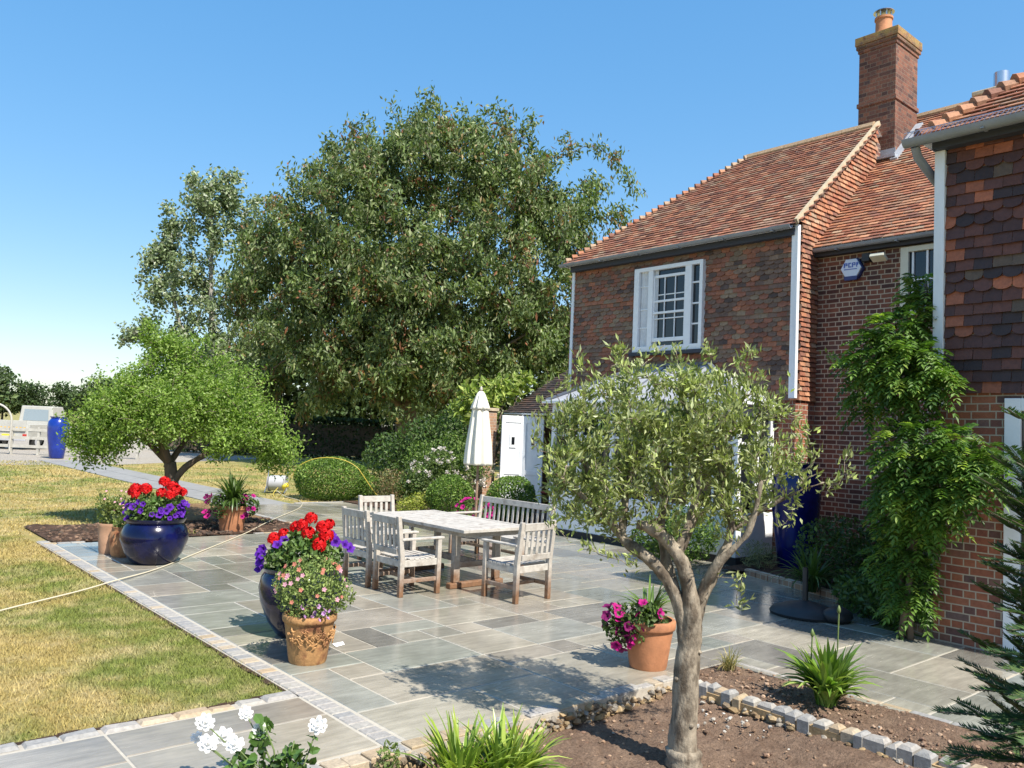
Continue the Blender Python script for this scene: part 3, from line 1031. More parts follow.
# hung tiles of the sunlit cheek
mb = MB()
slopeF = (7.80-5.42)/(14.6-11.85)
def keepC(u, v):
    xx, zz = FX+u, 2.6+v
    if xx > 14.62 or xx < 12.03: return False
    return zz < 5.40+(xx-11.85)*slopeF-.02 and zz > MEZ-.35+(xx-12.45)*.89-.25*(xx < MX+.1)*10
tiles(mb, (FX-.03, FY0-.004, 2.6), (1, 0, 0), (0, 0, 1), (0, -1, 0), 18, 65, tw, ga, keepC, PAL_ROOF, W_ROOF, None, .032, .004)
mb.build('tile_hanging', M['tile'], H, label='sunlit orange tiles hung on the narrow cheek')
# hung tiles of the near wing
mb = MB()
def keepR(u, v):
    return RY-.10-u > -3 and u > -.06 and 2.47+v < 5.05
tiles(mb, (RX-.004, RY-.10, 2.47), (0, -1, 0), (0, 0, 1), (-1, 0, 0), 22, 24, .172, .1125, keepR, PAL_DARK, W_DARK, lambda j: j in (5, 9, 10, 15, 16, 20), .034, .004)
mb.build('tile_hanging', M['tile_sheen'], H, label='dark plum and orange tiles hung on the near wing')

# roofs
def rot_plane(x0, z0, slope):
    L = math.hypot(1, slope)
    return np.array([1/L, 0, slope/L]), np.array([-slope/L, 0, 1/L])
# front wing roof: slope, hip end, back slope
EX0, EZ0, RXr, RZr = 11.84, 5.42, 14.6, 7.80
HIPY = 9.60
LY = 12.14
mb = MB()
A, B_, C0, D_ = (EX0, 6.90, EZ0), (EX0, LY, EZ0), (RXr, HIPY, RZr), (RXr, 6.90, RZr)
mb.poly([A, D_, C0, B_]); mb.poly([B_, C0, (17.36, LY, EZ0)]); mb.poly([D_, (17.36, 6.90, EZ0), (17.36, LY, EZ0), C0])
mb.add([A, B_, (EX0, LY, EZ0-.06), (EX0, 6.9, EZ0-.06), (17.36, LY, EZ0-.06), (17.36, 6.9, EZ0-.06)], [(2, 3, 5, 4)])
Vd, Nd = rot_plane(EX0, EZ0, slopeF)
Ls = math.hypot(RXr-EX0, RZr-EZ0)
def keepFR(u, v):
    yy = LY-u
    return yy > 6.86 and yy < LY-(LY-HIPY)*(v/Ls)+.05 and v < Ls-.02
tiles(mb, (EX0-.05, LY, EZ0-.02), (0, -1, 0), Vd, Nd, 34, 37, .165, .1, keepFR, PAL_ROOF2, W_ROOF, None, .028, .005)
mb.build('roof', M['tile'], H, label='hipped roof of the front wing in rust brown tiles')
mb = MB()
for k in range(9):                                   # ridge
    ya = 6.95+k*.30
    mb.tube([(RXr, ya, RZr+.0), (RXr, ya+.29, RZr+.0)], .10, 8, (.40, .28, .17))
n = 30
for k in range(n):                                   # bonnets down the hip
    p = np.array(B_)+(np.array(C0)-np.array(B_))*(k+.2)/n
    q = np.array(B_)+(np.array(C0)-np.array(B_))*(k+1.15)/n
    mb.tube([p+np.array([0, 0, .045]), q+np.array([0, 0, .0])], [.085, .06], 7, random.choice(PAL_ROOF))
mb.build('ridge_tiles', M['tile'], H)
mb = MB()
mb.bar((EX0-.02, 6.875, EZ0+.03), (RXr, 6.875, RZr+.04), .05, .09)
mb.build('verge', M['mortar'], H)
# middle roof
sM = .89
MXr = 16.0; MZr = MEZ+(MXr-12.43)*sM
mb = MB()
A = (12.43, 6.915, MEZ); 
mb.poly([A, (12.43, -4.2, MEZ), (MXr, -4.2, MZr), (MXr, 6.915, MZr)])
mb.poly([(MXr, 6.915, MZr), (MXr, -4.2, MZr), (19.57, -4.2, MEZ), (19.57, 6.915, MEZ)])
mb.poly([(MXr, 6.915, MZr), (19.57, 6.915, MEZ), (12.43, 6.915, MEZ)])
Vd, Nd = rot_plane(0, 0, sM)
Lm = math.hypot(MXr-12.43, MZr-MEZ)
def keepM(u, v):
    yy = 6.90-u
    return yy > 2.2 and v < Lm
tiles(mb, (12.43-.04, 6.90, MEZ-.02), (0, -1, 0), Vd, Nd, 30, int(Lm/.1)+1, .165, .1, keepM, PAL_ROOF, W_ROOF, None, .028, .005)
mb.build('roof', M['tile'], H, label='middle roof of bright orange tiles below the chimney')
mb = MB()
for k in range(30):
    ya = 6.85-k*.31
    mb.tube([(MXr, ya, MZr+.0), (MXr, ya-.30, MZr+.0)], .095, 8, random.choice([(.40, .28, .17), (.36, .18, .1)]))
mb.build('ridge_tiles', M['tile'], H)
# near roof with hipped end
NE = (8.58, 3.60, 5.10)
NR = 10.9; sN = .88
mb = MB()
a = NR-NE[0]
zr = 5.1+a*sN
mb.poly([(8.58, -5, 5.1), (NR, -5, zr), (NR, 3.60-a, zr), (8.58, 3.60, 5.1)])
mb.poly([(8.58, 3.60, 5.1), (NR, 3.60-a, zr), (NR+a, 3.60, 5.1)])
mb.poly([(NR, -5, zr), (NR+a, -5, 5.1), (NR+a, 3.60, 5.1), (NR, 3.60-a, zr)])
mb.poly([(8.58, -5, 5.06), (8.58, 3.60, 5.06), (NR+a, 3.60, 5.06), (NR+a, -5, 5.06)])
Vd, Nd = rot_plane(0, 0, sN)
def keepN(u, v):
    yy = 3.60-u
    return yy > -1.5 and yy < 3.60-v/math.hypot(1, sN)+.03 and v < a*1.33
tiles(mb, (8.53, 3.60, 5.07), (0, -1, 0), Vd, Nd, 32, int(a*1.33/.1), .165, .1, keepN, PAL_ROOF2, W_ROOF, None, .030, .005)
mb.build('roof', M['tile'], H, label='hipped roof of the near wing in red-brown tiles')
mb = MB()
n = 24
p0, p1 = np.array([8.56, 3.62, 5.10]), np.array([NR, 3.60-a, zr])
for k in range(n):
    p = p0+(p1-p0)*(k+.0)/n; q = p0+(p1-p0)*(k+1.1)/n
    mb.tube([p+np.array([0, 0, .035]), q+np.array([0, 0, -.01])], [.085, .065], 8, random.choice(PAL_ROOF))
mb.build('hip_tiles', M['tile'], H)

# gutters, fascias and pipes
def gutter(y0, y1, x, z, r=.06):
    mb = MB()
    prof = [(-r*math.cos(t), -r*math.sin(t)) for t in [math.pi*k/8 for k in range(9)]]
    ring = [(x+px, z+pz) for px, pz in prof]+[(x+px*.86, z+pz*.86) for px, pz in prof[::-1]]
    mb.prism(ring, 'y', y0, y1)
    k = y0+.3
    while k < y1:
        mb.box(x-.066, x+.066, k, k+.03, z-.068, z-.055); k += .95
    return mb
def part_mb(mb, name, mt, **kw):
    return mb.build(name, mt, H, **kw)
part_mb(gutter(6.93, 12.2, 11.76, 5.40), 'gutter', M['zinc'], smooth=True, sharp=40)
part_mb(gutter(3.3, 6.86, 12.37, 5.09), 'gutter', M['zinc'], smooth=True, sharp=40)
part_mb(gutter(-4.0, 3.73, 8.50, 5.09, .075), 'gutter', M['zinc'], smooth=True, sharp=40)
mb = MB()
mb.box(11.86, 11.99, 6.93, 12.0, 5.25, 5.40)
mb.box(12.45, 12.57, 3.0, 6.9, 4.98, 5.10)
mb.box(8.62, 8.755, -4, 3.5, 4.98, 5.085)
part_mb(mb, 'fascia', M['soffit_shade_sill'])  # dark colour paints in the soffit shadow below the gutters
mb = MB()                                            # leaf guard of wire along the near gutter
yy = 3.72
while yy > -.3:
    mb.tube([(8.43, yy, 5.08), (8.47, yy-.05, 5.165), (8.57, yy-.11, 5.16)], .003, 4)
    yy -= .045
mb.tube([(8.432, 3.72, 5.085), (8.432, -.3, 5.085)], .004, 4); mb.tube([(8.47, 3.72, 5.165), (8.47, -.3, 5.165)], .004, 4)
part_mb(mb, 'gutter_guard', M['steel'])
mb = MB()
mb.box(11.885, 11.965, 6.875, 6.985, 2.62, 5.42)
part_mb(mb, 'corner_board', M['whiteold'], bevel=.004, label='white board down the front wing corner')
mb = MB()
mb.box(11.955, 11.995, 11.96, 12.03, .3, 5.35)
part_mb(mb, 'corner_board', M['whiteold'], bevel=.004, label='thin white board at the far corner')
mb = MB()
mb.box(RX-.06, RX+.03, RY-.085, RY+.015, 2.35, 5.04)
part_mb(mb, 'corner_board', M['whiteold'], bevel=.004, label='broad pale board down the near wing corner')
mb = MB()
mb.tube([(8.55, 3.64, 5.03), (8.62, 3.64, 4.93), (8.95, 3.60, 4.76), (9.14, 3.575, 4.68), (9.2, 3.57, 4.5), (9.2, 3.57, .3)], .045, 10)
part_mb(mb, 'downpipe', M['zinc'], smooth=True, sharp=50)

# chimney
CX0, CX1, CY0, CY1 = 14.78, 15.70, 6.66, 7.36
mb = MB()
mb.box(CX0, CX1, CY0, CY1, 6.4, 9.50)
mb.box(CX0-.025, CX1+.025, CY0-.025, CY1+.025, 8.30, 8.38)
mb.box(CX0-.02, CX1+.02, CY0-.02, CY1+.02, 9.36, 9.43)
mb.box(CX0-.045, CX1+.045, CY0-.045, CY1+.045, 9.43, 9.50)
mb.box(CX0-.06, CX1+.06, CY0-.06, CY1+.06, 9.503, 9.66)
ch = mb.build('chimney', M['brick_chim'], H, bevel=.006)
mb = MB()
mb.lathe(15.0, 7.0, [(.21, 9.65), (.18, 9.69), (.15, 9.74), (.145, 9.97), (.165, 9.98), (.165, 10.02), (.13, 10.03)], 20)
mb.build('chimney_pot', M['terracotta'], ch, smooth=True, sharp=40)
mb = MB()
for k in range(8):
    t = k*math.pi/4
    mb.bar((15.0+.13*math.cos(t), 7+.13*math.sin(t), 10.01), (15.0+.14*math.cos(t), 7+.14*math.sin(t), 10.12), .02, .02)
mb.lathe(15.0, 7.0, [(.05, 10.12), (.19, 10.125), (.18, 10.14), (.1, 10.17), (.01, 10.18)], 18)
mb.build('cowl', M['steel'], ch, smooth=True, sharp=40)
mb = MB()
Vd, Nd = rot_plane(0, 0, sM)
zc = MEZ+(CX0-12.43)*sM
mb.box(CX0-.012, CX0-.004, CY0-.02, CY1, zc-.1, zc+.16)
mb.bar((CX0-.2, CY0-.075, zc-.13), (CX1-.05, CY0-.075, zc+.86*sM+.05), .13, .06)
mb.bar((CX0-.10, CY0-.1, zc-.04), (CX0-.10, CY1-.2, zc-.04), .22, .05)
mb.build('flashing', M['lead'], ch)
# stub of a second flue on the middle ridge
mb = MB()
mb.box(15.75, 16.3, 4.95, 5.65, MZr-.35, MZr+.03)
cap = mb.build('chimney', M['brick_chim'], H, label='low capped chimney stub behind the near roof')
mb = MB(); mb.box(15.7, 16.35, 4.9, 5.7, MZr+.03, MZr+.12); mb.build('capping', M['mortar'], cap, bevel=.02)
mb = MB(); mb.lathe(16.0, 5.30, [(.11, MZr+.11), (.11, MZr+.17), (.13, MZr+.175), (.13, MZr+.45), (.11, MZr+.46)], 20)
mb.build('flue_pipe', M['steel'], cap, smooth=True, sharp=40)

# big sash window of the front wing
def ybox(mb, ya, yb, za, zb, x0, x1):
    mb.box(x0, x1, min(ya, yb), max(ya, yb), za, zb)
mb = MB()
x0, x1 = 11.90, 12.05
ybox(mb, 10.29, 10.17, 3.50, 5.10, x0, x1); ybox(mb, 8.71, 8.78, 3.50, 5.10, x0, x1)
ybox(mb, 10.17, 8.78, 5.03, 5.10, x0, x1); ybox(mb, 10.17, 8.78, 3.50, 3.60, x0, x1)
ybox(mb, 9.95, 9.84, 3.60, 5.03, x0+.01, x1); ybox(mb, 9.10, 8.96, 3.60, 5.03, x0+.01, x1)
for z in (4.74, 4.30, 3.95): ybox(mb, 10.17, 9.95, z, z+.022, x0+.05, x1)
for z in (4.70, 4.32, 3.95): ybox(mb, 8.96, 8.78, z, z+.03, x0+.05, x1)
win = mb.build('window', M['white'], H, bevel=.004, label='white three light sash window on the front wing')
mb = MB(); mb.box(11.86, 11.96, 8.66, 10.34, 3.43, 3.497); mb.build('sill', M['soffit_shade_sill'], win, bevel=.004)
mb = MB()
xs = 11.945
ybox(mb, 9.84, 9.10, 4.88, 4.93, xs, xs+.05); ybox(mb, 9.84, 9.10, 4.42, 4.46, xs, xs+.05); ybox(mb, 9.84, 9.10, 4.55, 4.57, xs+.02, xs+.05)
ybox(mb, 9.84, 9.10, 4.20, 4.24, xs-.02, xs+.03); ybox(mb, 9.84, 9.10, 3.68, 3.75, xs-.02, xs+.03); ybox(mb, 9.84, 9.10, 4.10, 4.12, xs, xs+.03)
for yv in (9.59, 9.35): ybox(mb, yv+.01, yv-.01, 3.75, 4.88, xs+.005, xs+.028)
for yv in (9.825, 9.115): ybox(mb, yv+.015, yv-.015, 3.69, 4.92, xs-.01, xs+.04)
mb.build('sash', M['white'], win, bevel=.003)
mb = MB(); ybox(mb, 10.2, 8.75, 3.55, 5.06, 11.978, 11.994)
mb.build('pane', M['glass'], win)
mb = MB()
for (ya, yb) in ((10.165, 9.955), (9.835, 9.74)):
    n = 8
    pts = [(11.962+.010*math.cos(i*2.6), ya+(yb-ya)*i/n) for i in range(n+1)]
    for i in range(n):
        mb.add([(pts[i][0], pts[i][1], 3.6), (pts[i+1][0], pts[i+1][1], 3.6), (pts[i+1][0], pts[i+1][1], 5.03), (pts[i][0], pts[i][1], 5.03)], [(0, 1, 2, 3)])
mb.build('curtain', M['curtain'], win)
# window of the middle wall, mostly behind the climber
mb = MB()
x0, x1 = 12.50, 12.60
ybox(mb, 5.52, 5.40, 3.9, 4.95, x0, x1); ybox(mb, 4.45, 4.57, 3.9, 4.95, x0, x1); ybox(mb, 5.40, 4.57, 4.87, 4.95, x0, x1); ybox(mb, 5.40, 4.57, 3.9, 3.98, x0, x1)
win2 = mb.build('window', M['offwhite'], H, bevel=.004, label='cream framed window half hidden by the climber')
mb = MB()
for yv in (5.36, 5.15, 4.95, 4.75): ybox(mb, yv, yv-.03, 3.98, 4.87, 12.53, 12.57)
ybox(mb, 5.4, 4.57, 4.42, 4.45, 12.53, 12.57)
mb.build('glazing_bars', M['white'], win2)
mb = MB(); ybox(mb, 5.40, 4.57, 3.98, 4.87, 12.56, 12.575); mb.build('pane', M['glass'], win2)
# glazed door at the right edge
mb = MB()
x0, x1 = RX-.05, RX+.06
ybox(mb, 2.84, 2.70, .0, 2.42, x0, x1); ybox(mb, 2.70, 1.2, 2.30, 2.42, x0, x1); ybox(mb, 1.34, 1.2, 0, 2.30, x0, x1); ybox(mb, 2.70, 1.34, .0, .25, x0+.02, x1)
ybox(mb, 2.06, 1.98, .25, 2.3, x0+.02, x1)
dr = mb.build('door', M['white'], H, bevel=.005, label='pale blue-white framed glazed door')
mb = MB(); ybox(mb, 2.70, 1.34, .25, 2.30, RX-.012, RX-.004); mb.build('pane', M['glass'], dr)

# alarm box and lamp fixed to the middle wall
AL = thing('alarm_box', 'white and blue hexagonal burglar alarm box high on the brick wall', 'alarm box', (12.57, 6.28, 4.72))
def hexa(r, sx=1.0): return [(6.28+sx*r*math.cos(math.pi/3*k), 4.72+r*1.02*math.sin(math.pi/3*k)) for k in range(6)]
mb = MB(); mb.prism(hexa(.185), 'x', 12.50, 12.575); mb.build('back_plate', M['alarmblue'], AL, bevel=.006)
mb = MB(); mb.prism(hexa(.170), 'x', 12.46, 12.498); mb.build('cover', M['alarmwhite'], AL, bevel=.008)
mb = MB(); mb.prism([(6.28-.10, 4.72-.19), (6.28+.10, 4.72-.19), (6.28+.115, 4.72-.125), (6.28-.115, 4.72-.125)], 'x', 12.452, 12.50)
mb.build('lamp_lens', M['alarmblue'], AL, bevel=.004)
mb = MB()
for (ya, yb, za, zb) in ((.115, .095, .0, .075), (.095, .055, .055, .075), (.07, .055, .03, .06), (.095, .055, .03, .042), (.04, .022, .0, .075), (.022, -.012, .0, .016), (.022, -.005, .058, .075), (-.02, -.038, 0, .075), (-.038, -.075, .06, .075), (-.038, -.068, .03, .044), (-.062, -.077, .03, .07), (-.09, -.105, 0, .075), (-.105, -.12, .03, .07)):
    ybox(mb, 6.28+ya, 6.28+yb, 4.735+za, 4.735+zb, 12.455, 12.461)
ybox(mb, 6.28+.11, 6.28-.10, 4.700, 4.712, 12.455, 12.461)
mb.build('lettering', mat('alarm_letter_blue', (.06, .12, .45), .5), AL)
SLT = thing('security_light', 'small black and white floodlight under the middle gutter', 'lamp', (12.5, 5.9, 4.85))
mb = MB(); mb.box(12.44, 12.575, 5.98, 6.10, 4.80, 4.93); mb.tube([(12.5, 5.98, 4.87), (12.42, 5.86, 4.87)], .025, 8)
mb.build('bracket', M['iron'], SLT, bevel=.006)
mb = MB(); mb.obox((12.38, 5.80, 4.82), (.07, 0, -.035), (0, .11, 0), (.012, 0, .025)); mb.build('lamp_head', M['offwhite'], SLT, bevel=.006)

# ------------------------------------------------------------------ conservatory
CS = thing('conservatory', 'white lean-to conservatory with a grey hipped roof behind the olive tree', 'conservatory', (11.4, 9.3, 0))
X0c, X1c, Y0c, Y1c, Zc = 10.93, 11.96, 7.25, 11.4, 2.52
mb = MB(); mb.box(X0c-.02, X1c, Y0c-.02, Y1c+.02, -.1, .12); mb.build('plinth', M['dark'], CS)
mb = MB()
mb.box(X0c, X0c+.12, Y0c, Y1c, .12, .78); mb.box(X0c+.12, X1c, Y0c, Y0c+.1, .12, .78); mb.box(X0c+.12, X1c, Y1c-.1, Y1c, .12, .78)
mb.box(X0c-.015, X0c+.13, Y0c-.015, Y1c+.015, .785, .83)
mb.box(X0c, X1c, Y0c, Y1c, 2.30, Zc-.002)
for yv in (Y0c, 8.1, 8.95, 9.8, 10.6, Y1c-.1):
    mb.box(X0c+.003, X0c+.10, yv+.003, yv+.103, .83, 2.299)
for xv in (11.42, 11.84):
    mb.box(xv, xv+.1, Y0c+.003, Y0c+.09, .83, 2.299); mb.box(xv, xv+.1, Y1c-.09, Y1c-.003, .83, 2.299)
for yv in (7.72, 8.55, 9.4, 10.2, 10.95): mb.box(X0c+.03, X0c+.07, yv-.02, yv+.02, .83, 2.299)
mb.box(X0c+.03, X0c+.07, Y0c+.1, Y1c-.1, 1.85, 1.89); mb.box(X0c+.1, X1c, Y0c+.03, Y0c+.07, 1.85, 1.89)
mb.build('wall', M['white'], CS, bevel=.004)
mb = MB()
mb.box(X0c+.045, X0c+.055, Y0c+.1, Y1c-.1, .83, 2.3); mb.box(X0c+.1, X1c, Y0c+.045, Y0c+.055, .83, 2.3); mb.box(X0c+.1, X1c, Y1c-.055, Y1c-.045, .83, 2.3)
mb.build('pane', M['glass'], CS)
e = .09
E0, E1, E2, E3 = (X0c-e, Y0c-e, Zc), (X0c-e, Y1c+e, Zc), (X1c, Y1c+e, Zc), (X1c, Y0c-e, Zc)
T0, T1 = (X1c, 8.57, 3.22), (X1c, 10.14, 3.22)
mb = MB()
mb.poly([E0, T0, T1, E1]); mb.poly([E1, T1, E2]); mb.poly([E0, E3, T0]); mb.poly([E0, E1, E2, E3]); mb.poly([E3, E2, T1, T0])
rf = mb.build('roof', M['slate'], CS)
mb = MB()
up_ = np.array([0, 0, .018])
for p, q in ((E0, T0), (E1, T1), (T0, T1)):
    mb.bar(np.array(p)+up_, np.array(q)+up_, .09, .05)
for k in range(1, 7):
    f = k/7
    a_ = np.array(E0)+(np.array(E1)-np.array(E0))*f
    b_ = np.array(T0)+(np.array(T1)-np.array(T0))*f
    mb.bar(a_+up_*.6, b_+up_*.6, .03, .02)
mb.build('ridge_flashing', M['slate_dark'], rf, bevel=.006)
mb = MB(); mb.box(X0c-.15, X0c-.09, Y0c-.15, Y1c+.15, Zc-.05, Zc+.012); mb.box(X0c-.09, X1c-.1, Y0c-.15, Y0c-.09, Zc-.05, Zc+.012)
mb.build('gutter', M['white'], CS, bevel=.008)

# ------------------------------------------------------------------ outbuilding with folded white doors
OB = thing('outbuilding', 'low outbuilding with dark tiled roof and folded white doors', 'outbuilding', (15.5, 15.0, 0))
mb = MB()
mb.box(15.0, 20, 16.6, 16.95, -.1, 2.4); mb.box(15.0, 20, 12.06, 13.4, -.1, 2.5); mb.box(17.5, 20, 13.4, 16.6, -.1, 2.5)
mb.build('wall', M['brick_pier'], OB)
mb = MB(); mb.box(15.05, 15.15, 13.4, 14.4, 0, 2.4); mb.build('side_panel', M['whiteold'], OB)
mb = MB()
mb.poly([(14.6, 12.05, 2.42), (14.6, 17.0, 2.42), (17.6, 17.0, 4.1), (17.6, 12.05, 4.1)])
mb.poly([(17.6, 12.05, 4.1), (17.6, 17.0, 4.1), (20.6, 17.0, 2.42), (20.6, 12.05, 2.42)])
mb.poly([(14.6, 17.0, 2.42), (20.6, 17.0, 2.42), (17.6, 17.0, 4.1)]); mb.poly([(14.6, 12.05, 2.40), (20.6, 12.05, 2.40), (20.6, 17.0, 2.40), (14.6, 17.0, 2.40)])
mb.poly([(14.6, 12.05, 2.42), (17.6, 12.05, 4.1), (20.6, 12.05, 2.42)])
sO = 1.68/3
Vd, Nd = rot_plane(0, 0, sO)
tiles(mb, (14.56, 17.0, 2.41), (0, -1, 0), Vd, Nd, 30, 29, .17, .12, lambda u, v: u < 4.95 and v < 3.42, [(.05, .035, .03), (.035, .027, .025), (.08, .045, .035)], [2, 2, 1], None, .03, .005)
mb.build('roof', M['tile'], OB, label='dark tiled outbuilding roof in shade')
mb = gutter(12.1, 17.0, 14.52, 2.40, .05); mb.build('gutter', M['white'], OB)
def leaf_door(p, q):
    p, q = np.array([*p, 0.]), np.array([*q, 0.])
    d = q-p; L = np.linalg.norm(d); d /= L
    nn = np.array([d[1], -d[0], 0])
    if nn@np.array([-.7, -.7, 0]) < 0: nn = -nn
    mb = MB()
    c = (p+q)/2
    def pan(u0, u1, z0, z1, t0, t1):
        cc = p+d*(u0+u1)/2*L+nn*(t0+t1)/2+np.array([0, 0, (z0+z1)/2])
        mb.obox(cc, d*(u1-u0)*L/2, nn*(t1-t0)/2, (0, 0, (z1-z0)/2))
    pan(0, 1, .06, 2.32, 0, .035)
    for (u0, u1, z0, z1) in ((0, .16, .06, 2.32), (.84, 1, .06, 2.32), (.16, .84, 2.14, 2.32), (.16, .84, .06, .28), (.16, .84, .78, .90)):
        pan(u0, u1, z0, z1, .036, .052)
    pan(.36, .66, 1.48, 1.84, .036, .058)
    dd = mb.build('door', M['white'], OB, bevel=.004)
    mb = MB()
    pan(.44, .58, 1.56, 1.76, .0585, .062)
    mb.build('pane', M['glass'], dd)
leaf_door((13.92, 16.42), (14.52, 16.22))
leaf_door((14.52, 16.20), (14.72, 15.62))
OBp = thing('brick_pier', 'narrow brick gate pier just behind the closed parasol', 'pier', (13.82, 16.92, 0))
mb = MB(); mb.box(13.62, 14.02, 16.74, 17.1, -.05, 2.42); mb.build('shaft', M['brick_pier'], OBp)
mb = MB(); mb.box(13.58, 14.06, 16.70, 17.14, 2.42, 2.50); mb.build('capping', M['mortar'], OBp, bevel=.01)
RC = thing('garden_chair', 'dark red folded garden chair in the outbuilding doorway', 'chair', (14.6, 15.2, 0))
mb = MB(); mb.obox((14.75, 15.0, .72), (.1, .0, .3), (0, .26, 0), (.02, 0, -.006)); mb.build('backrest', M['redfabric'], RC, bevel=.02)
mb = MB(); mb.obox((14.52, 15.0, .42), (.22, 0, .02), (0, .24, 0), (0, 0, .02)); mb.build('seat', M['redfabric'], RC, bevel=.01)
for (xx, yy) in ((14.34, 14.78), (14.34, 15.22), (14.68, 14.78), (14.68, 15.22)):
    mb = MB(); mb.tube([(xx, yy, 0), (xx+.02, yy, .42)], .012, 6); mb.build('leg', M['iron'], RC)
# ------------------------------------------------------------------ garden furniture
def leg_mat():
    mt, nt, bs, out = new_mat('teak_leg')
    co = objco(nt)
    sp = nd(nt, "ShaderNodeSeparateXYZ"); nt.links.new(co, sp.inputs[0])
    nz = noise(nt, co, 9, 5, .6)
    ma = nd(nt, "ShaderNodeMath", operation='MULTIPLY_ADD'); nt.links.new(nz, ma.inputs[0]); ma.inputs[1].default_value = .45; nt.links.new(sp.outputs[2], ma.inputs[2])
    f = ramp(nt, ma.outputs[0], [(.30, 0), (.62, 1)])
    c = mixc(nt, f, (.20, .105, .055), (.45, .41, .36))
    c = mixc(nt, 1.0, c, ramp(nt, noise(nt, co, 22, 5, .6), [(.25, .75), (.75, 1.2)]), 'MULTIPLY')
    nt.links.new(c, bs.inputs["Base Color"]); bs.inputs["Roughness"].default_value = .75
    bump(nt, bs, noise(nt, co, 60, 4, .6), .3, .008)
    return mt
M['leg'] = leg_mat()

def make_seat(name, label, cat, W, nsl, nseat=7, D=.56, H=.90, group=None):
    """slatted teak armchair or bench, facing local +Y, origin on the ground below the seat"""
    r = thing(name, label, cat, (0, 0, 0), group)
    hw, hd = W/2, D/2
    for sx in (-1, 1):
        mb = MB(); x = sx*(hw-.028)
        mb.prism([(-hd, 0), (-hd+.055, 0), (-hd+.055, .44), (-hd-.015, H), (-hd-.06, H), (-hd-.005, .44)], 'x', x-.026, x+.026)
        mb.build('leg', M['leg'], r, bevel=.006)
        mb = MB(); mb.box(x-.026, x+.026, hd-.055, hd, 0, .625); mb.build('leg', M['leg'], r, bevel=.006)
        mb = MB(); mb.box(x-.034, x+.034, -hd+.01, hd+.03, .626, .65); mb.build('armrest', M['teak'], r, bevel=.006)
        mb = MB(); mb.box(x-.016, x+.016, -hd+.056, hd-.056, .15, .195); mb.build('stretcher', M['leg'], r, bevel=.004)
    mb = MB(); mb.box(-hw+.05, hw-.05, -.06, -.025, .152, .193); mb.build('stretcher', M['leg'], r, bevel=.004)
    mb = MB()
    mb.box(-hw+.055, hw-.055, hd-.045, hd-.015, .33, .405); mb.box(-hw+.055, hw-.055, -hd+.01, -hd+.04, .33, .405)
    for sx in (-1, 1): mb.box(sx*(hw-.028)-.016, sx*(hw-.028)+.016, -hd+.056, hd-.056, .33, .405)
    mb.build('seat_frame', M['teak'], r, bevel=.004)
    mb = MB()
    p = (D-.06)/nseat
    for k in range(nseat):
        y0 = -hd+.05+k*p
        dz = -.012*math.sin(math.pi*(k+.5)/nseat)
        mb.box(-hw+.01 if 0 < k < nseat-1 else -hw+.058, hw-.01 if 0 < k < nseat-1 else hw-.058, y0+.007, y0+p-.007, .408+dz, .43+dz)
    mb.build('seat', M['teak'], r, bevel=.004)
    mb = MB()
    def bk(z): return -hd+.005-.042*max(0, z-.44)/.46-.012
    for (za, zb, t) in ((.80, .885, .03), (.47, .535, .03)):
        ya, yb = bk(za), bk(zb)
        mb.prism([(ya-t/2, za), (ya+t/2, za), (yb+t/2, zb), (yb-t/2, zb)], 'x', -hw+.055, hw-.055)
    for k in range(nsl):
        xc = -hw+.055+(W-.11)*(k+.75)/(nsl+.5)
        mb.prism([(bk(.535)-.008, .535), (bk(.535)+.008, .535), (bk(.80)+.008, .80), (bk(.80)-.008, .80)], 'x', xc-.021, xc+.021)
    mb.build('backrest', M['teak'], r, bevel=.004)
    return r
def place(o, x, y, rz):
    o.location = (x, y, 0); o.rotation_euler = (0, 0, math.radians(rz))
CH_G = 'weathered armchairs round the garden table'
c1 = make_seat('garden_armchair', 'weathered teak armchair with its back to the blue flower pot, nearer of the side pair', 'chair', .58, 5, group=CH_G)
place(c1, 5.46, 8.03, -90)
def chair_copy(label, x, y, rz):
    c = copy_tree(c1); c['label'] = label
    place(c, x, y, rz)
chair_copy('weathered teak armchair on the lawn side of the table, farther of the side pair', 5.45, 8.71, -89)
chair_copy('weathered teak armchair at the far end of the table, facing the viewer', 6.40, 9.98, 178)
chair_copy('weathered teak armchair at the near end of the table, its back to the olive tree', 6.37, 7.13, 4)
bn = make_seat('garden_bench', 'long slatted teak bench on the house side of the table', 'bench', 1.66, 14)
place(bn, 7.80, 9.16, 90)

TB = thing('garden_table', 'long grey weathered teak table with trestle legs on the patio', 'table', (6.385, 8.52, 0))
mb = MB()
tx0, tx1, ty0, ty1 = 5.855, 6.915, 7.49, 9.55
mb.box(tx0, tx0+.085, ty0, ty1, .708, .745); mb.box(tx1-.085, tx1, ty0, ty1, .708, .745)
mb.box(tx0+.088, tx1-.088, ty0, ty0+.09, .708, .744); mb.box(tx0+.088, tx1-.088, ty1-.09, ty1, .708, .744); mb.box(tx0+.088, tx1-.088, 8.475, 8.565, .708, .744)
nb = 9
for (ya, yb) in ((ty0+.093, 8.472), (8.568, ty1-.093)):
    for k in range(nb):
        wv = (tx1-tx0-.176)/nb
        mb.box(tx0+.088+k*wv+.003, tx0+.088+(k+1)*wv-.003, ya, yb, .712, .742+random.uniform(0, .002))
mb.build('tabletop', M['teak'], TB, bevel=.003)
mb = MB(); mb.box(tx0+.13, tx0+.16, ty0+.1, ty1-.1, .64, .706); mb.box(tx1-.16, tx1-.13, ty0+.1, ty1-.1, .64, .706); mb.box(tx0+.16, tx1-.16, ty0+.1, ty0+.13, .64, .706); mb.box(tx0+.16, tx1-.16, ty1-.13, ty1-.1, .64, .706)
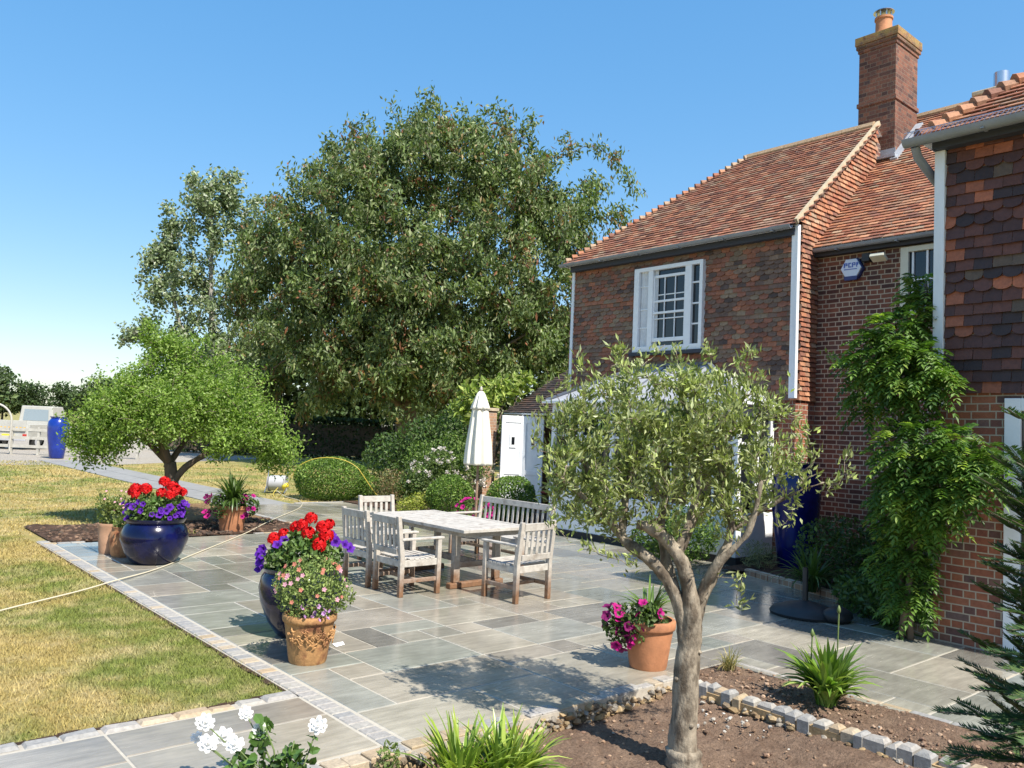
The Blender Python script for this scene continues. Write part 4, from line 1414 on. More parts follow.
mb.build('apron', M['teak'], TB, bevel=.004)
for yc in (7.90, 9.14):
    for xc in (6.07, 6.70):
        mb = MB(); mb.box(xc-.045, xc+.045, yc-.035, yc+.035, .07, .705); mb.build('leg', M['leg'], TB, bevel=.006)
    mb = MB(); mb.box(5.97, 6.80, yc-.045, yc+.045, .0, .068); mb.build('foot', M['leg'], TB, bevel=.012)
mb = MB(); mb.box(6.36, 6.41, 7.935, 9.105, .24, .32); mb.box(6.115, 6.655, 7.88, 7.92, .24, .31); mb.box(6.115, 6.655, 9.12, 9.16, .24, .31)
mb.build('stretcher', M['leg'], TB, bevel=.005)

# closed parasol
px, py = 9.22, 11.48
PS = thing('parasol', 'closed cream canvas parasol on a wooden pole behind the bench', 'parasol', (px, py, 0))
mb = MB(); mb.lathe(px, py, [(.26, 0), (.26, .05), (.20, .075), (.05, .09), (.045, .3), (.03, .31)], 24); mb.build('base', M['iron'], PS, smooth=True, sharp=40)
mb = MB(); mb.tube([(px, py, .08), (px, py, 2.62)], .024, 10); mb.build('pole', M['teak_dark'], PS, smooth=True, sharp=50)
mb = MB()
def fold(t, z): return 1+.22*math.cos(8*t+z*.5)+.08*math.cos(3*t+1)
mb.lathe(px, py, [(.215, 1.28), (.218, 1.32), (.208, 1.5), (.185, 1.75), (.15, 2.05), (.125, 2.26), (.10, 2.36), (.05, 2.38)], 64, rfun=fold)
mb.build('canopy', M['canvas'], PS, smooth=True)
mb = MB(); mb.lathe(px, py, [(.150, 2.27), (.142, 2.32), (.10, 2.45), (.06, 2.56), (.03, 2.60)], 48, rfun=fold); mb.build('vent_cap', M['canvas'], PS, smooth=True)
mb = MB(); mb.lathe(px, py, [(.02, 2.6), (.03, 2.63), (.02, 2.67), (.005, 2.69)], 12); mb.build('finial', M['teak'], PS, smooth=True)

# black parasol base by the wall
bx, by = 8.62, 4.80
BB = thing('ballast_stand', 'black domed stand with a short upright tube by the brick kerb', 'stand', (bx, by, 0))
mb = MB(); mb.lathe(bx, by, [(.36, 0.004), (.37, .03), (.34, .07), (.22, .115), (.08, .15), (.05, .16)], 32, rfun=lambda t, z: 1+.03*math.cos(3*t)); mb.build('foot', M['iron'], BB, smooth=True, sharp=50)
mb = MB(); mb.tube([(bx, by, .15), (bx+.01, by+.01, .52)], .03, 10); mb.build('tube', M['iron'], BB, smooth=True, sharp=50)
bg_ = thing('weight_bag', 'small black sack slumped against the domed stand', 'sack', (8.62, 4.42, 0))
mb = MB(); mb.lathe(8.62, 4.42, [(.13, 0), (.17, .05), (.15, .11), (.08, .15), (.02, .155)], 18, rfun=lambda t, z: 1+.15*math.cos(2*t)); mb.build('body', M['iron'], bg_, smooth=True)

sp_ = MB(); sp_.add([(3.60, 6.30, .004), (3.70, 6.33, .004), (3.72, 6.40, .012), (3.62, 6.41, .005), (3.66, 6.36, .016)], [(0, 1, 4), (1, 2, 4), (2, 3, 4), (3, 0, 4)])
tag(sp_.build('paper_scrap', M['paper']), 'crumpled white paper scrap on the paving beside the terracotta pot', 'paper')

# ------------------------------------------------------------------ flowers
def me_bloom(kind, col, col2, n=0):
    mb = MB()
    if kind == 'geranium':
        for i in range(60):
            d = unit(np.random.default_rng(i+5).standard_normal((1, 3)))[0]
            d[2] = abs(d[2])*.9-.25
            d = d/np.linalg.norm(d)
            c = d*.062
            a = unit(np.cross(d, [.3, .5, .8])[None])[0]; b = np.cross(d, a)
            k = random.uniform(.75, 1.15)
            cc = tuple(q*k for q in col)
            s = .024
            mb.add([c+a*s-d*.004, c+b*s+d*.004, c-a*s-d*.004, c-b*s+d*.004], [(0, 1, 2, 3)], cc)
        for s_ in range(3):
            mb.tube([(0, 0, -.10), (0, 0, -.02)], .004, 5, (.1, .2, .05))
    elif kind == 'petunia':
        npt = 15
        vs = [(0, 0, -.028)]; cs = []
        for k in range(npt):
            t = 2*math.pi*k/npt
            r = .036*(1+.13*math.cos(5*t))
            vs.append((r*.55*math.cos(t), r*.55*math.sin(t), -.004))
        for k in range(npt):
            t = 2*math.pi*k/npt
            r = .041*(1+.14*math.cos(5*t))
            vs.append((r*math.cos(t), r*math.sin(t), .004+.006*math.cos(5*t+1)))
        b = len(mb.v)
        mb.add(vs, [[0, 1+k, 1+(k+1) % npt] for k in range(npt)]+[[1+k, 1+npt+k, 1+npt+(k+1) % npt, 1+(k+1) % npt] for k in range(npt)], col)
        mb.c[0] = col2
        for k in range(npt): mb.c[1+k] = tuple((a_+2*b_)/3 for a_, b_ in zip(col2, col))
    elif kind == 'small':
        for k in range(5):
            t = 2*math.pi*k/5
            a = np.array([math.cos(t), math.sin(t), .25]); b = np.array([-math.sin(t), math.cos(t), 0])
            mb.add([(0, 0, 0), a*.012+b*.007, a*.02, a*.012-b*.007], [(0, 1, 2, 3)], col)
    elif kind == 'rose':
        rr = np.random.default_rng(n)
        for ring, (R_, m_, op) in enumerate(((.016, 4, .035), (.032, 6, .02), (.048, 8, .0))):
            for k in range(m_):
                t = 2*math.pi*(k+.5*ring)/m_+rr.uniform(-.2, .2)
                a = np.array([math.cos(t), math.sin(t), 0]); b = np.array([-math.sin(t), math.cos(t), 0])
                zz = np.array([0, 0, 1.])
                w_ = .022+.004*ring
                p0 = a*R_*.25; p1 = a*R_*.9+zz*(op*.5); p2 = a*R_*1.25+zz*(op+.004)
                kk = rr.uniform(.92, 1.03)
                cc = tuple(q*kk for q in col)
                mb.add([p0-b*w_*.4, p0+b*w_*.4, p1+b*w_*.6, p2+b*w_*.3+zz*.003, p2-b*w_*.3-zz*.003, p1-b*w_*.6], [(0, 1, 2, 5), (5, 2, 3, 4)], cc)
    loops, starts = [], []
    for f in mb.f:
        starts.append(len(loops)); loops.extend(f)
    o = np_mesh('bloom', mb.v, loops, starts, M['petal'], None, np.array(mb.c, float))
    me = o.data
    bpy.data.objects.remove(o)
    return me
BL = {'geranium': me_bloom('geranium', (.72, .012, .014), (0, 0, 0)),
      'violet': me_bloom('petunia', (.13, .022, .40), (.05, .01, .16)),
      'magenta': me_bloom('petunia', (.52, .012, .22), (.22, .01, .12)),
      'plum': me_bloom('petunia', (.22, .012, .12), (.1, .01, .06)),
      'pinkish': me_bloom('small', (.72, .36, .46), (0, 0, 0)),
      'peach': me_bloom('small', (.62, .22, .16), (0, 0, 0)),
      'lilac': me_bloom('petunia', (.58, .36, .62), (.35, .1, .4))}
BN = {'geranium': 'geranium_bloom', 'violet': 'petunia_bloom', 'magenta': 'petunia_bloom', 'plum': 'petunia_bloom', 'pinkish': 'diascia_bloom', 'peach': 'diascia_bloom', 'lilac': 'petunia_bloom'}
def bloom(parent, kind, p, d, s=1.0, label=None):
    o = link_mesh(BN[kind], BL[kind], parent)
    o.location = Vector(np.array(p)-LOC[parent.name])
    q = Vector(d).to_track_quat('Z', 'Y')
    o.rotation_euler = q.to_euler()
    o.scale = (s, s, s)
    return o
def dome_blooms(parent, kind, n, c, r, zlo, zhi, s=1.0, arc=None, face=.6):
    """blooms spread on a dome c, radii r; zlo..zhi select the height on it"""
    for i in range(n):
        t = (i*2.39996+random.uniform(-.3, .3)) if arc is None else random.uniform(*arc)
        h = zlo+(zhi-zlo)*random.random()
        k = math.sqrt(max(0, 1-h*h))
        d = np.array([k*math.cos(t), k*math.sin(t), h])
        p = np.array(c)+d*np.array(r)*random.uniform(.98, 1.12)
        dd = d+rng.standard_normal(3)*.3*face-np.array([.30, .5, -.1])*face*.6
        bloom(parent, kind, p, dd, s*random.uniform(.8, 1.2))
def pot(parent, x, y, prof, mt, n=40, rfun=None, rim=.02):
    mb = MB()
    zt, rt_ = prof[-1][1], prof[-1][0]
    mb.lathe(x, y, prof+[(rt_-rim, zt), (rt_-rim-.01, zt-.06)], n, rfun=rfun)
    o = mb.build('pot', mt, parent, smooth=True, sharp=50)
    mb = MB(); mb.lathe(x, y, [(rt_-rim-.005, zt-.055), (rt_*.3, zt-.03)], 20); mb.build('soil', M['mulch'], parent, smooth=True)
    return o

# large blue bowl with geraniums
bx, by = 3.62, 11.17
P = thing('potted_geraniums', 'wide dark blue glazed bowl of red geraniums and purple petunias by the small tree', 'potted plant', (bx, by, 0))
pot(P, bx, by, [(.27, 0), (.31, .03), (.40, .16), (.465, .34), (.47, .42), (.42, .54), (.385, .58), (.40, .60), (.425, .64), (.43, .655)], M['blueglaze'], 48, rim=.035)
bush('foliage', [(bx, by, .74, .42, .42, .22), (bx-.1, by+.05, .84, .30, .3, .18), (bx+.15, by-.05, .84, .28, .28, .16)], 1500, .06, .05, [(.07, .13, .03), (.11, .18, .045), (.15, .22, .07)], M['leaf'], P, six=False)
for (a, b, z) in ((-.30, -.05, 1.06), (-.22, .08, 1.04), (-.13, -.10, 1.07), (.02, .18, 1.16), (.08, -.05, 1.02), (.20, .05, 1.10), (.30, -.06, 1.06), (.34, .06, 1.03), (-.24, -.15, .99), (.25, -.15, 1.0), (-.36, .02, 1.0)):
    q = loc_pt((bx, by), a, b, z)
    bloom(P, 'geranium', q, (random.uniform(-.3, .3), -.3, 1), random.uniform(1.05, 1.45))
for i in range(34):
    t = random.uniform(-.15, math.pi+.15)
    a, b = .44*math.cos(t)*random.uniform(.8, 1.08), -.42*math.sin(t)*random.uniform(.75, 1.05)
    q = loc_pt((bx, by), a, b, random.uniform(.66, .92))
    bloom(P, 'violet', q, R2*a*1.4+F2*(b*1.8-.2)+np.array([0, 0, .35])+rng.standard_normal(3)*.15, random.uniform(.9, 1.35))
P.scale = (0.89, 0.89, 0.89)

# blue pot behind the terracotta one
bx, by = 3.54, 6.87
P = thing('potted_geraniums', 'round cobalt blue pot of red geraniums behind the terracotta pot on the patio', 'potted plant', (bx, by, 0))
pot(P, bx, by, [(.19, 0), (.22, .02), (.30, .14), (.375, .32), (.395, .45), (.375, .55), (.345, .59), (.355, .61), (.37, .635)], M['blueglaze'], 48, rim=.03)
bush('foliage', [(bx, by, .72, .38, .38, .22), (bx, by, .82, .28, .28, .16)], 1300, .055, .045, [(.07, .13, .03), (.11, .18, .045), (.15, .22, .07)], M['leaf'], P)
for (a, b, z) in ((-.26, -.12, .89), (-.20, .0, .93), (-.30, .05, .88), (-.02, -.02, 1.03), (-.10, .1, .98), (.06, -.10, .96), (.16, .05, 1.0), (.22, -.06, .94), (.02, .15, 1.07), (.20, .14, 1.02), (.18, -.16, .86)):
    bloom(P, 'geranium', loc_pt((bx, by), a, b, z), (random.uniform(-.3, .3), -.3, 1), random.uniform(.85, 1.2))
for (a, b, z) in ((-.40, -.08, .72), (-.42, .0, .66), (-.36, -.16, .70), (-.38, -.1, .62), (-.33, -.2, .76), (-.44, .04, .74), (-.2, -.2, .86), (.40, -.02, .86), (.30, .0, .88), (.43, .05, .82), (.24, .1, .93), (-.15, -.15, .90), (-.36, -.12, .80)):
    bloom(P, 'violet', loc_pt((bx, by), a, b, z), R2*a+F2*(b-.5)+np.array([0, 0, .3])+rng.standard_normal(3)*.15, random.uniform(.9, 1.3))
P.scale = (0.95, 0.95, 0.95)

# terracotta pot in front
bx, by = 3.21, 6.06
P = thing('potted_diascia', 'weathered tan terracotta pot of pale pink trailing flowers in front of the blue pot', 'potted plant', (bx, by, 0))
po = pot(P, bx, by, [(.155, 0), (.162, .02), (.188, .2), (.212, .345), (.226, .35), (.232, .365), (.232, .40), (.225, .41)], M['terra_gold'], 44, rim=.025)
mb = MB()                                             # moulded garland round the pot
for k in range(190):
    t = -2.9+k*.019+random.uniform(-.05, .05)
    z = .235+.03*math.sin(k*.2)+random.uniform(-.05, .05)
    rr = .165+.055*(z/.35)+.008
    c = np.array([bx+rr*math.cos(t), by+rr*math.sin(t), z])
    d = np.array([math.cos(t), math.sin(t), 0]); a = np.array([-math.sin(t), math.cos(t), 0])
    th = random.random()*3; l_ = a*math.cos(th)+np.array([0, 0, 1])*math.sin(th); s_ = np.cross(d, l_)
    mb.add([c-l_*.022, c+s_*.009+d*.003, c+l_*.022, c-s_*.009+d*.003, c+d*.012], [(0, 1, 4), (1, 2, 4), (2, 3, 4), (3, 0, 4)])
mb.build('garland_relief', M['terra_gold'], po)
bush('foliage', [(bx, by, .54, .30, .30, .20), (bx+.02, by, .72, .24, .24, .19), (bx-.14, by+.08, .64, .18, .18, .16), (bx+.2, by-.1, .57, .16, .16, .15)], 3600, .032, .016, [(.19, .25, .07), (.25, .31, .10), (.14, .2, .05)], M['leaf_matt'], P)
for kind, n_ in (('pinkish', 26), ('peach', 30), ('lilac', 12)):
    for i in range(n_):
        t = random.uniform(0, 2*math.pi); h = random.uniform(-.25, .95); k = math.sqrt(1-h*h)
        q = np.array([bx, by, .62])+np.array([.30*k*math.cos(t), .30*k*math.sin(t), .28*h])
        if kind == 'lilac':
            a_ = random.uniform(-.02, .26); q = loc_pt((bx, by), a_, -.22+random.uniform(-.03, .05), random.uniform(.36, .52))
        bloom(P, kind, q, (math.cos(t)-.4, math.sin(t)-.8, .6), random.uniform(.8, 1.3) if kind != 'lilac' else random.uniform(.4, .6))
P.scale = (0.93, 0.93, 0.93)

# strap leaved plants
def straps(name, parent, c, n, L, W, spread, pal, mt, up=.9, lab=None):
    V, lo, st, cc = [], [], [], []
    cols = jit_cols(n, pal, None, .18)
    for i in range(n):
        a = random.random()*2*math.pi
        out = np.array([math.cos(a), math.sin(a), 0]); sd = np.array([-math.sin(a), math.cos(a), 0])
        l_ = L*random.uniform(.6, 1.15); lean = spread*random.uniform(.15, 1.1)
        b0 = np.array(c)+out*random.uniform(0, .04)*L/.4+np.array([random.uniform(-.03, .03), random.uniform(-.03, .03), 0])
        pts = []
        ang = math.pi/2-lean*.35
        p = b0.copy()
        for s_ in range(7):
            pts.append(p.copy())
            p = p+(out*math.cos(ang)+np.array([0, 0, math.sin(ang)]))*l_/6
            ang -= lean*.28
        b = len(V)
        for s_, p in enumerate(pts):
            w_ = W*(1, 1.1, 1.1, 1.0, .85, .6, .08)[s_]*.5
            V += [p-sd*w_+np.array([0, 0, w_*.4]), p, p+sd*w_+np.array([0, 0, w_*.4])]
            cc += [cols[i]]*3
        for s_ in range(6):
            for q in range(2):
                st.append(len(lo)); lo += [b+s_*3+q, b+s_*3+q+1, b+s_*3+q+4, b+s_*3+q+3]
    return np_mesh(name, V, lo, st, mt, parent, np.array(cc), True, None, lab)

# terracotta pot with agapanthus and plum petunias, by the hose
bx, by = 5.76, 13.86
P = thing('potted_agapanthus', 'terracotta pot of spiky green leaves and plum petunias on the corner of the dark bed', 'potted plant', (bx, by, 0))
pot(P, bx, by, [(.19, 0), (.195, .02), (.225, .25), (.245, .36), (.26, .37), (.26, .43)], M['terracotta'], 32)
straps('strap_leaves', P, (bx, by, .40), 150, .60, .042, 1.45, [(.07, .12, .025), (.11, .17, .04), (.05, .085, .02)], M['leaf_gloss'])
bush('foliage', [(bx-.25, by-.1, .42, .17, .17, .2), (bx+.25, by-.1, .42, .17, .17, .18), (bx, by-.2, .46, .2, .12, .1)], 500, .05, .04, [(.06, .11, .03), (.1, .16, .045)], M['leaf'], P)
for i in range(26):
    sgn = random.choice((-1, 1))
    q = loc_pt((bx, by), sgn*random.uniform(.12, .42), random.uniform(-.3, 0), random.uniform(.26, .62))
    bloom(P, random.choice(('plum', 'magenta', 'plum')), q, R2*sgn*.5-F2*.7+np.array([0, 0, .4])+rng.standard_normal(3)*.2, random.uniform(.9, 1.4))

# orange terracotta pot at the corner of the patio
bx, by = 5.47, 4.44
P = thing('potted_petunias', 'orange terracotta pot of magenta petunias at the patio corner beside the olive tree', 'potted plant', (bx, by, 0))
pot(P, bx, by, [(.150, 0), (.156, .015), (.182, .2), (.200, .315), (.214, .32), (.220, .335), (.220, .385), (.212, .395)], M['terracotta'], 44, rim=.024)
straps('strap_leaves', P, (bx+.05, by+.05, .36), 60, .36, .022, 1.3, [(.10, .17, .03), (.15, .23, .05), (.07, .12, .025)], M['leaf_gloss'])
bl = [loc_pt((bx, by), a, b, z) for (a, b, z) in ((-.20, -.05, .42), (-.28, -.02, .36), (-.14, -.12, .34), (-.24, -.08, .28), (-.05, -.12, .44), (.0, -.1, .42))]
bush('foliage', [(*q, .13, .13, .12) for q in bl], 900, .042, .03, [(.07, .12, .03), (.11, .17, .045), (.05, .085, .025)], M['leaf'], P)
for i in range(30):
    q0 = random.choice(bl[:4]+bl[:5])
    d = unit(rng.standard_normal((1, 3))-np.array([[.2, .7, -.2]]))[0]
    bloom(P, random.choice(('magenta', 'magenta', 'magenta', 'plum')), q0+d*random.uniform(.11, .15), d-np.array([.1, .3, 0]), random.uniform(.85, 1.25))

# two pots beside the blue bowl
bx, by = 3.36, 12.20
P = thing('potted_shrub', 'tall plain buff terracotta pot with a loose leafy plant, half hidden by the blue bowl', 'potted plant', (bx, by, 0))
pot(P, bx, by, [(.15, 0), (.16, .03), (.185, .3), (.195, .44), (.205, .46), (.205, .5)], mat('buff_terracotta', (.46, .27, .17), .8, .2, 8, .2, 40), 32)
bush('foliage', [(bx, by, .66, .24, .24, .22), (bx-.1, by, .85, .18, .18, .16), (bx+.12, by, .8, .2, .2, .16)], 900, .05, .03, [(.17, .21, .05), (.12, .17, .04), (.22, .25, .08)], M['leaf'], P)
mb = MB()
for i in range(14):
    t = random.uniform(0, 6.3); l_ = random.uniform(.35, .62)
    mb.tube([(bx, by, .45), (bx+.1*math.cos(t), by+.1*math.sin(t), .45+l_*.6), (bx+.24*math.cos(t), by+.24*math.sin(t), .45+l_)], .004, 4)
mb.build('stem', M['stem'], P)
for i in range(12): bloom(P, 'pinkish', (bx+random.uniform(-.25, .25), by+random.uniform(-.25, .1), random.uniform(.7, 1.05)), (-.3, -.6, .5), 1.1)
P.scale = (.82, .82, .82)
bx, by = 3.44, 11.84
P = thing('potted_shrub', 'rusty brown squat terracotta pot squeezed between the buff pot and the blue bowl', 'potted plant', (bx, by, 0))
pot(P, bx, by, [(.13, 0), (.15, .03), (.175, .14), (.18, .24), (.165, .33), (.15, .36), (.16, .385), (.165, .40)], M['terra_rust'], 32, rfun=lambda t, z: 1+.03*math.sin(5*t+z*20)+.02*math.sin(11*t))
bush('foliage', [(bx, by, .44, .15, .15, .1)], 250, .04, .03, [(.12, .17, .04), (.17, .21, .06)], M['leaf'], P)

# tall blue urns
def urn(x, y, h, r, mt, label):
    o = thing('garden_urn', label, 'urn', (x, y, 0))
    mb = MB(); mb.lathe(x, y, [(r*.62, 0), (r*.66, .02), (r*.78, h*.25), (r*.95, h*.55), (r, h*.75), (r*.93, h*.88), (r*.74, h*.94), (r*.70, h*.955), (r*.80, h*.985), (r*.82, h)], 40)
    mb.build('body', mt, o, smooth=True, sharp=50)
    mb = MB(); mb.lathe(x, y, [(r*.80, h*.995), (r*.68, h*.997), (r*.60, h*.93)], 40); mb.build('rim', mt, o, smooth=True)
urn(11.38, 6.52, 1.62, .36, M['urnblue'], 'man-high cobalt blue urn in the shady corner by the brick wall')
urn(8.2, 38.1, 1.72, .42, M['brightblue'], 'tall bright blue urn standing on the drive by the white fence')

# agapanthus, yellow-green straps, tuft, all rooted in soil
A = thing('agapanthus', 'strappy green agapanthus with two flower buds in the narrow bed', 'plant', (5.84, 3.06, 0))
straps('leaves', A, (5.84, 3.06, -.01), 170, .46, .042, 1.0, [(.15, .26, .04), (.23, .35, .065), (.105, .185, .03), (.31, .40, .10)], M['leaf_gloss'])
for (x, y, z) in ((5.90, 3.02, .66), (5.76, 3.15, .48)):
    mb = MB(); mb.tube([(5.84, 3.06, 0), (x, y, z*.6), (x+.01, y, z)], .006, 6); s_ = mb.build('stalk', M['stem'], A)
    mb = MB(); mb.lathe(x+.01, y, [(.004, z-.005), (.014, z+.015), (.013, z+.035), (.003, z+.06)], 8); mb.build('bud', M['stem'], s_, smooth=True)
A = thing('daylily', 'bright yellow-green strappy clump at the bottom edge of the sunken bed', 'plant', (2.98, 3.50, -.13))
straps('leaves', A, (2.86, 3.60, -.13), 130, .46, .026, .95, [(.24, .33, .05), (.33, .40, .08), (.17, .26, .04)], M['leaf_gloss'])
straps('leaves', A, (3.24, 3.52, -.13), 90, .38, .024, .95, [(.24, .33, .05), (.33, .40, .08), (.17, .26, .04)], M['leaf_gloss'])
straps('leaves', A, (3.08, 3.50, -.13), 130, .44, .026, .95, [(.24, .33, .05), (.33, .40, .08), (.17, .26, .04)], M['leaf_gloss'])
A = thing('grass_tuft', 'small dry grass tuft at the corner of the narrow bed', 'grass', (5.98, 4.0, 0))
straps('leaves', A, (5.98, 4.0, 0), 90, .20, .006, 1.3, [(.30, .26, .09), (.2, .22, .07), (.36, .3, .13)], M['leaf_matt'])
A = thing('weed_tuft', 'little green weed at the bed edge beside the yellow-green clump', 'plant', (2.66, 4.0, -.12))
bush('leaves', [(2.66, 4.0, .0, .08, .08, .12)], 160, .035, .018, [(.14, .2, .05), (.2, .24, .08)], M['leaf'], A)

# white rose bush
RB = thing('rose_bush', 'white rose bush with glossy leaves at the bottom edge of the picture', 'rose bush', (2.02, 3.98, -.13))
mb = MB()
tips = [(1.701, 4.278, .325), (1.70, 4.22, .236), (1.801, 4.265, .237), (1.902, 4.236, .345), (1.937, 4.144, .282), (2.219, 4.032, .279), (1.695, 4.358, .226), (1.805, 4.129, .237)]
for t in tips:
    t = np.array(t); b = np.array([2.02, 3.98, -.14])
    mid = b+(t-b)*.5+np.array([random.uniform(-.03, .03), random.uniform(-.03, .03), .05])
    mb.tube([b, mid, t], [.006, .004, .003], 6)
for t in ((1.95, 4.13, .33), (2.10, 4.06, .22), (1.85, 4.15, .18), (2.2, 4.1, .12)):
    mb.tube([(2.02, 3.98, -.14), ((2.02+t[0])/2, (3.98+t[1])/2, t[2]*.6), t], .004, 6)
mb.build('stem', M['stem'], RB)
rb = [(1.936, 4.087, .155, .12, .12, .09), (2.055, 4.058, .07, .12, .12, .1), (1.834, 4.115, .10, .10, .10, .1), (1.95, 4.134, .27, .06, .06, .08), (2.2, 4.04, .17, .05, .05, .09), (2.08, 4.0, .15, .1, .1, .08), (2.0, 4.0, -.02, .14, .14, .12)]
bush('leaves', rb, 300, .056, .034, [(.07, .14, .03), (.12, .21, .045), (.045, .09, .02)], M['leaf_gloss'], RB, six=True, shell=.5)
roses = [me_bloom('rose', (.86, .86, .84), (0, 0, 0), s_) for s_ in (1, 2, 3)]
for i, t in enumerate(tips):
    o = link_mesh('rose_bloom', roses[i % 3], RB)
    o.location = Vector(np.array(t)+np.array([0, 0, .005])-LOC[RB.name])
    d = Vector((-.35+random.uniform(-.3, .3), -.75, .55+random.uniform(-.2, .4)))
    o.rotation_euler = d.to_track_quat('Z', 'Y').to_euler()
    s_ = (.85, .85, .95, .65, .6, .85, .55, .8)[i]
    o.scale = (s_, s_, s_)

# yew at the right edge
YW = thing('yew_shrub', 'dark green feathery yew reaching in from the right edge', 'shrub', (4.35, 1.08, -.1))
ytips = [(3.538, 1.389, .859), (3.811, 1.409, .97), (3.335, 1.307, .753), (3.987, 1.348, 1.497), (3.95, 1.394, 1.315), (3.813, 1.395, 1.12), (4.1, 1.338, 2.083), (4.108, 1.354, 1.776), (3.975, 1.349, 1.624), (4.004, 1.301, 1.911), (3.701, 1.216, 1.267), (3.555, 1.22, 1.128), (3.604, 1.151, 1.483), (3.426, 1.209, 1.0), (3.365, 1.136, .922), (3.393, 1.097, 1.107), (3.309, 1.19, .846), (3.287, 1.077, .85), (3.712, 1.179, 1.631), (3.402, 1.078, 1.254), (3.806, 1.251, 1.352), (3.863, 1.329, 1.418), (3.314, 1.039, 1.029), (3.296, 1.064, .904)]
ytips += [(3.9+.25*random.random(), 1.25+.2*random.random(), z_) for z_ in np.linspace(.8, 1.9, 12)]+[(3.45+.2*random.random(), 1.02+.12*random.random(), z_) for z_ in np.linspace(.75, 1.2, 10)]
mbs = MB()
mbs.tube([(4.35, 1.08, -.15), (4.25, 1.05, .6), (4.2, 1.08, 1.2), (4.3, 1.15, 2.0)], [.035, .03, .022, .01], 8)
NC, ND, NN, NLn = [], [], [], []
for i, t in enumerate(ytips):
    t = np.array(t)
    s0 = np.array([4.2+random.uniform(-.05, .1), 1.02, max(.2, t[2]-.28+random.uniform(-.1, .1))])
    if t[0] < 3.6: s0 = np.array([3.75, .92, t[2]-.06])
    L = np.linalg.norm(t-s0)
    mid = (s0+t)/2+np.array([0, 0, .08*L])
    pts = [s0*(1-u)**2+2*mid*u*(1-u)+t*u*u for u in np.linspace(0, 1, 12)]
    mbs.tube(pts, list(np.linspace(.007, .002, 12)), 5)
    twigs = [(pts, .0)]
    for q in range(5):
        u = .25+.13*q
        b = s0*(1-u)**2+2*mid*u*(1-u)+t*u*u
        d = unit((t-s0)[None])[0]
        sd = unit(np.cross(d, [0, 0, 1.])[None])[0]*(1 if q % 2 else -1)
        e = b+(d*.75+sd*.6+np.array([0, 0, random.uniform(-.15, .12)]))*L*random.uniform(.22, .34)
        tw = [b+(e-b)*k for k in np.linspace(0, 1, 6)]
        mbs.tube(tw, .0022, 4)
        twigs.append((tw, 0))
    for tw, _ in twigs:
        tw = np.array(tw)
        ln = np.linalg.norm(np.diff(tw, axis=0), axis=1).sum()
        m_ = int(ln/.0075)
        for q in range(m_):
            u = (q+.5)/m_*(len(tw)-1); k = min(int(u), len(tw)-2)
            c = tw[k]+(tw[k+1]-tw[k])*(u-k); d = unit((tw[k+1]-tw[k])[None])[0]
            sd = unit(np.cross(d, [0, 0, 1.])[None])[0]
            for sg in (-1, 1):
                v = unit((sd*sg+d*.55+np.array([0, 0, .12+random.uniform(-.12, .12)]))[None])[0]
                l_ = .056*random.uniform(.75, 1.1)*(1 if u < len(tw)-2.2 else .75)
                NC.append(c+v*l_*.5); ND.append(v); NN.append(np.cross(v, d)*sg*-1+np.array([0, 0, .3])); NLn.append(l_)
mbs.build('branches', M['bark'], YW)
n = len(NC)
leaves('needles', np.array(NC), np.array(ND), np.array(NN), np.array(NLn), .0085, jit_cols(n, [(.035, .075, .02), (.05, .10, .025), (.10, .15, .03)], [5, 4, .8], .2), M['leaf_matt'], YW)

# ------------------------------------------------------------------ olive tree
OL = (4.30, 3.18, -.135)
T = thing('olive_tree', 'young olive tree with forked grey trunk and small silvery leaves in the sunken bed', 'tree', OL)
def L2(pts): return [loc_pt(OL, *p) for p in pts]
limbs = [[(-.005, 0, -.05), (-.01, 0, .3), (.0, -.01, .65), (.01, -.03, .88), (-.02, -.07, 1.12), (-.09, -.10, 1.30), (-.22, -.12, 1.45), (-.36, -.16, 1.50)],
         [(-.01, -.01, .70), (-.04, -.03, .92), (-.13, -.05, 1.13), (-.27, -.07, 1.28), (-.44, -.02, 1.40), (-.55, .05, 1.6), (-.68, .08, 1.85), (-.78, .1, 2.05)],
         [(-.10, -.10, 1.33), (.0, -.02, 1.55), (.05, .05, 1.8), (.02, .08, 2.1)],
         [(.02, -.01, .74), (.05, -.01, .94), (.11, .0, 1.12), (.21, .02, 1.32), (.26, .03, 1.52), (.19, .05, 1.75), (.22, .04, 2.1)],
         [(-.44, -.02, 1.40), (-.40, .1, 1.7), (-.30, .15, 2.1)],
         [(.24, .03, 1.45), (.42, .02, 1.58), (.62, -.05, 1.72), (.80, -.08, 1.80)],
         [(-.02, .0, .85), (-.10, .10, 1.15), (-.16, .16, 1.45), (-.12, .2, 1.8), (-.2, .2, 2.1)], [(.05, -.01, 1.0), (.12, -.14, 1.25), (.30, -.22, 1.5), (.36, -.25, 1.8)], [(-.5, .03, 1.5), (-.66, -.06, 1.62), (-.86, -.1, 1.78)]]
lr = [[.096, .084, .077, .070, .050, .043, .036, .029], [.052, .048, .042, .038, .033, .026, .018, .010], [.033, .030, .022, .012], [.050, .046, .038, .031, .024, .017, .009], [.03, .022, .012], [.012, .009, .006, .004], [.04, .036, .028, .02, .01], [.034, .028, .02, .01], [.022, .016, .008]]
mb = MB()
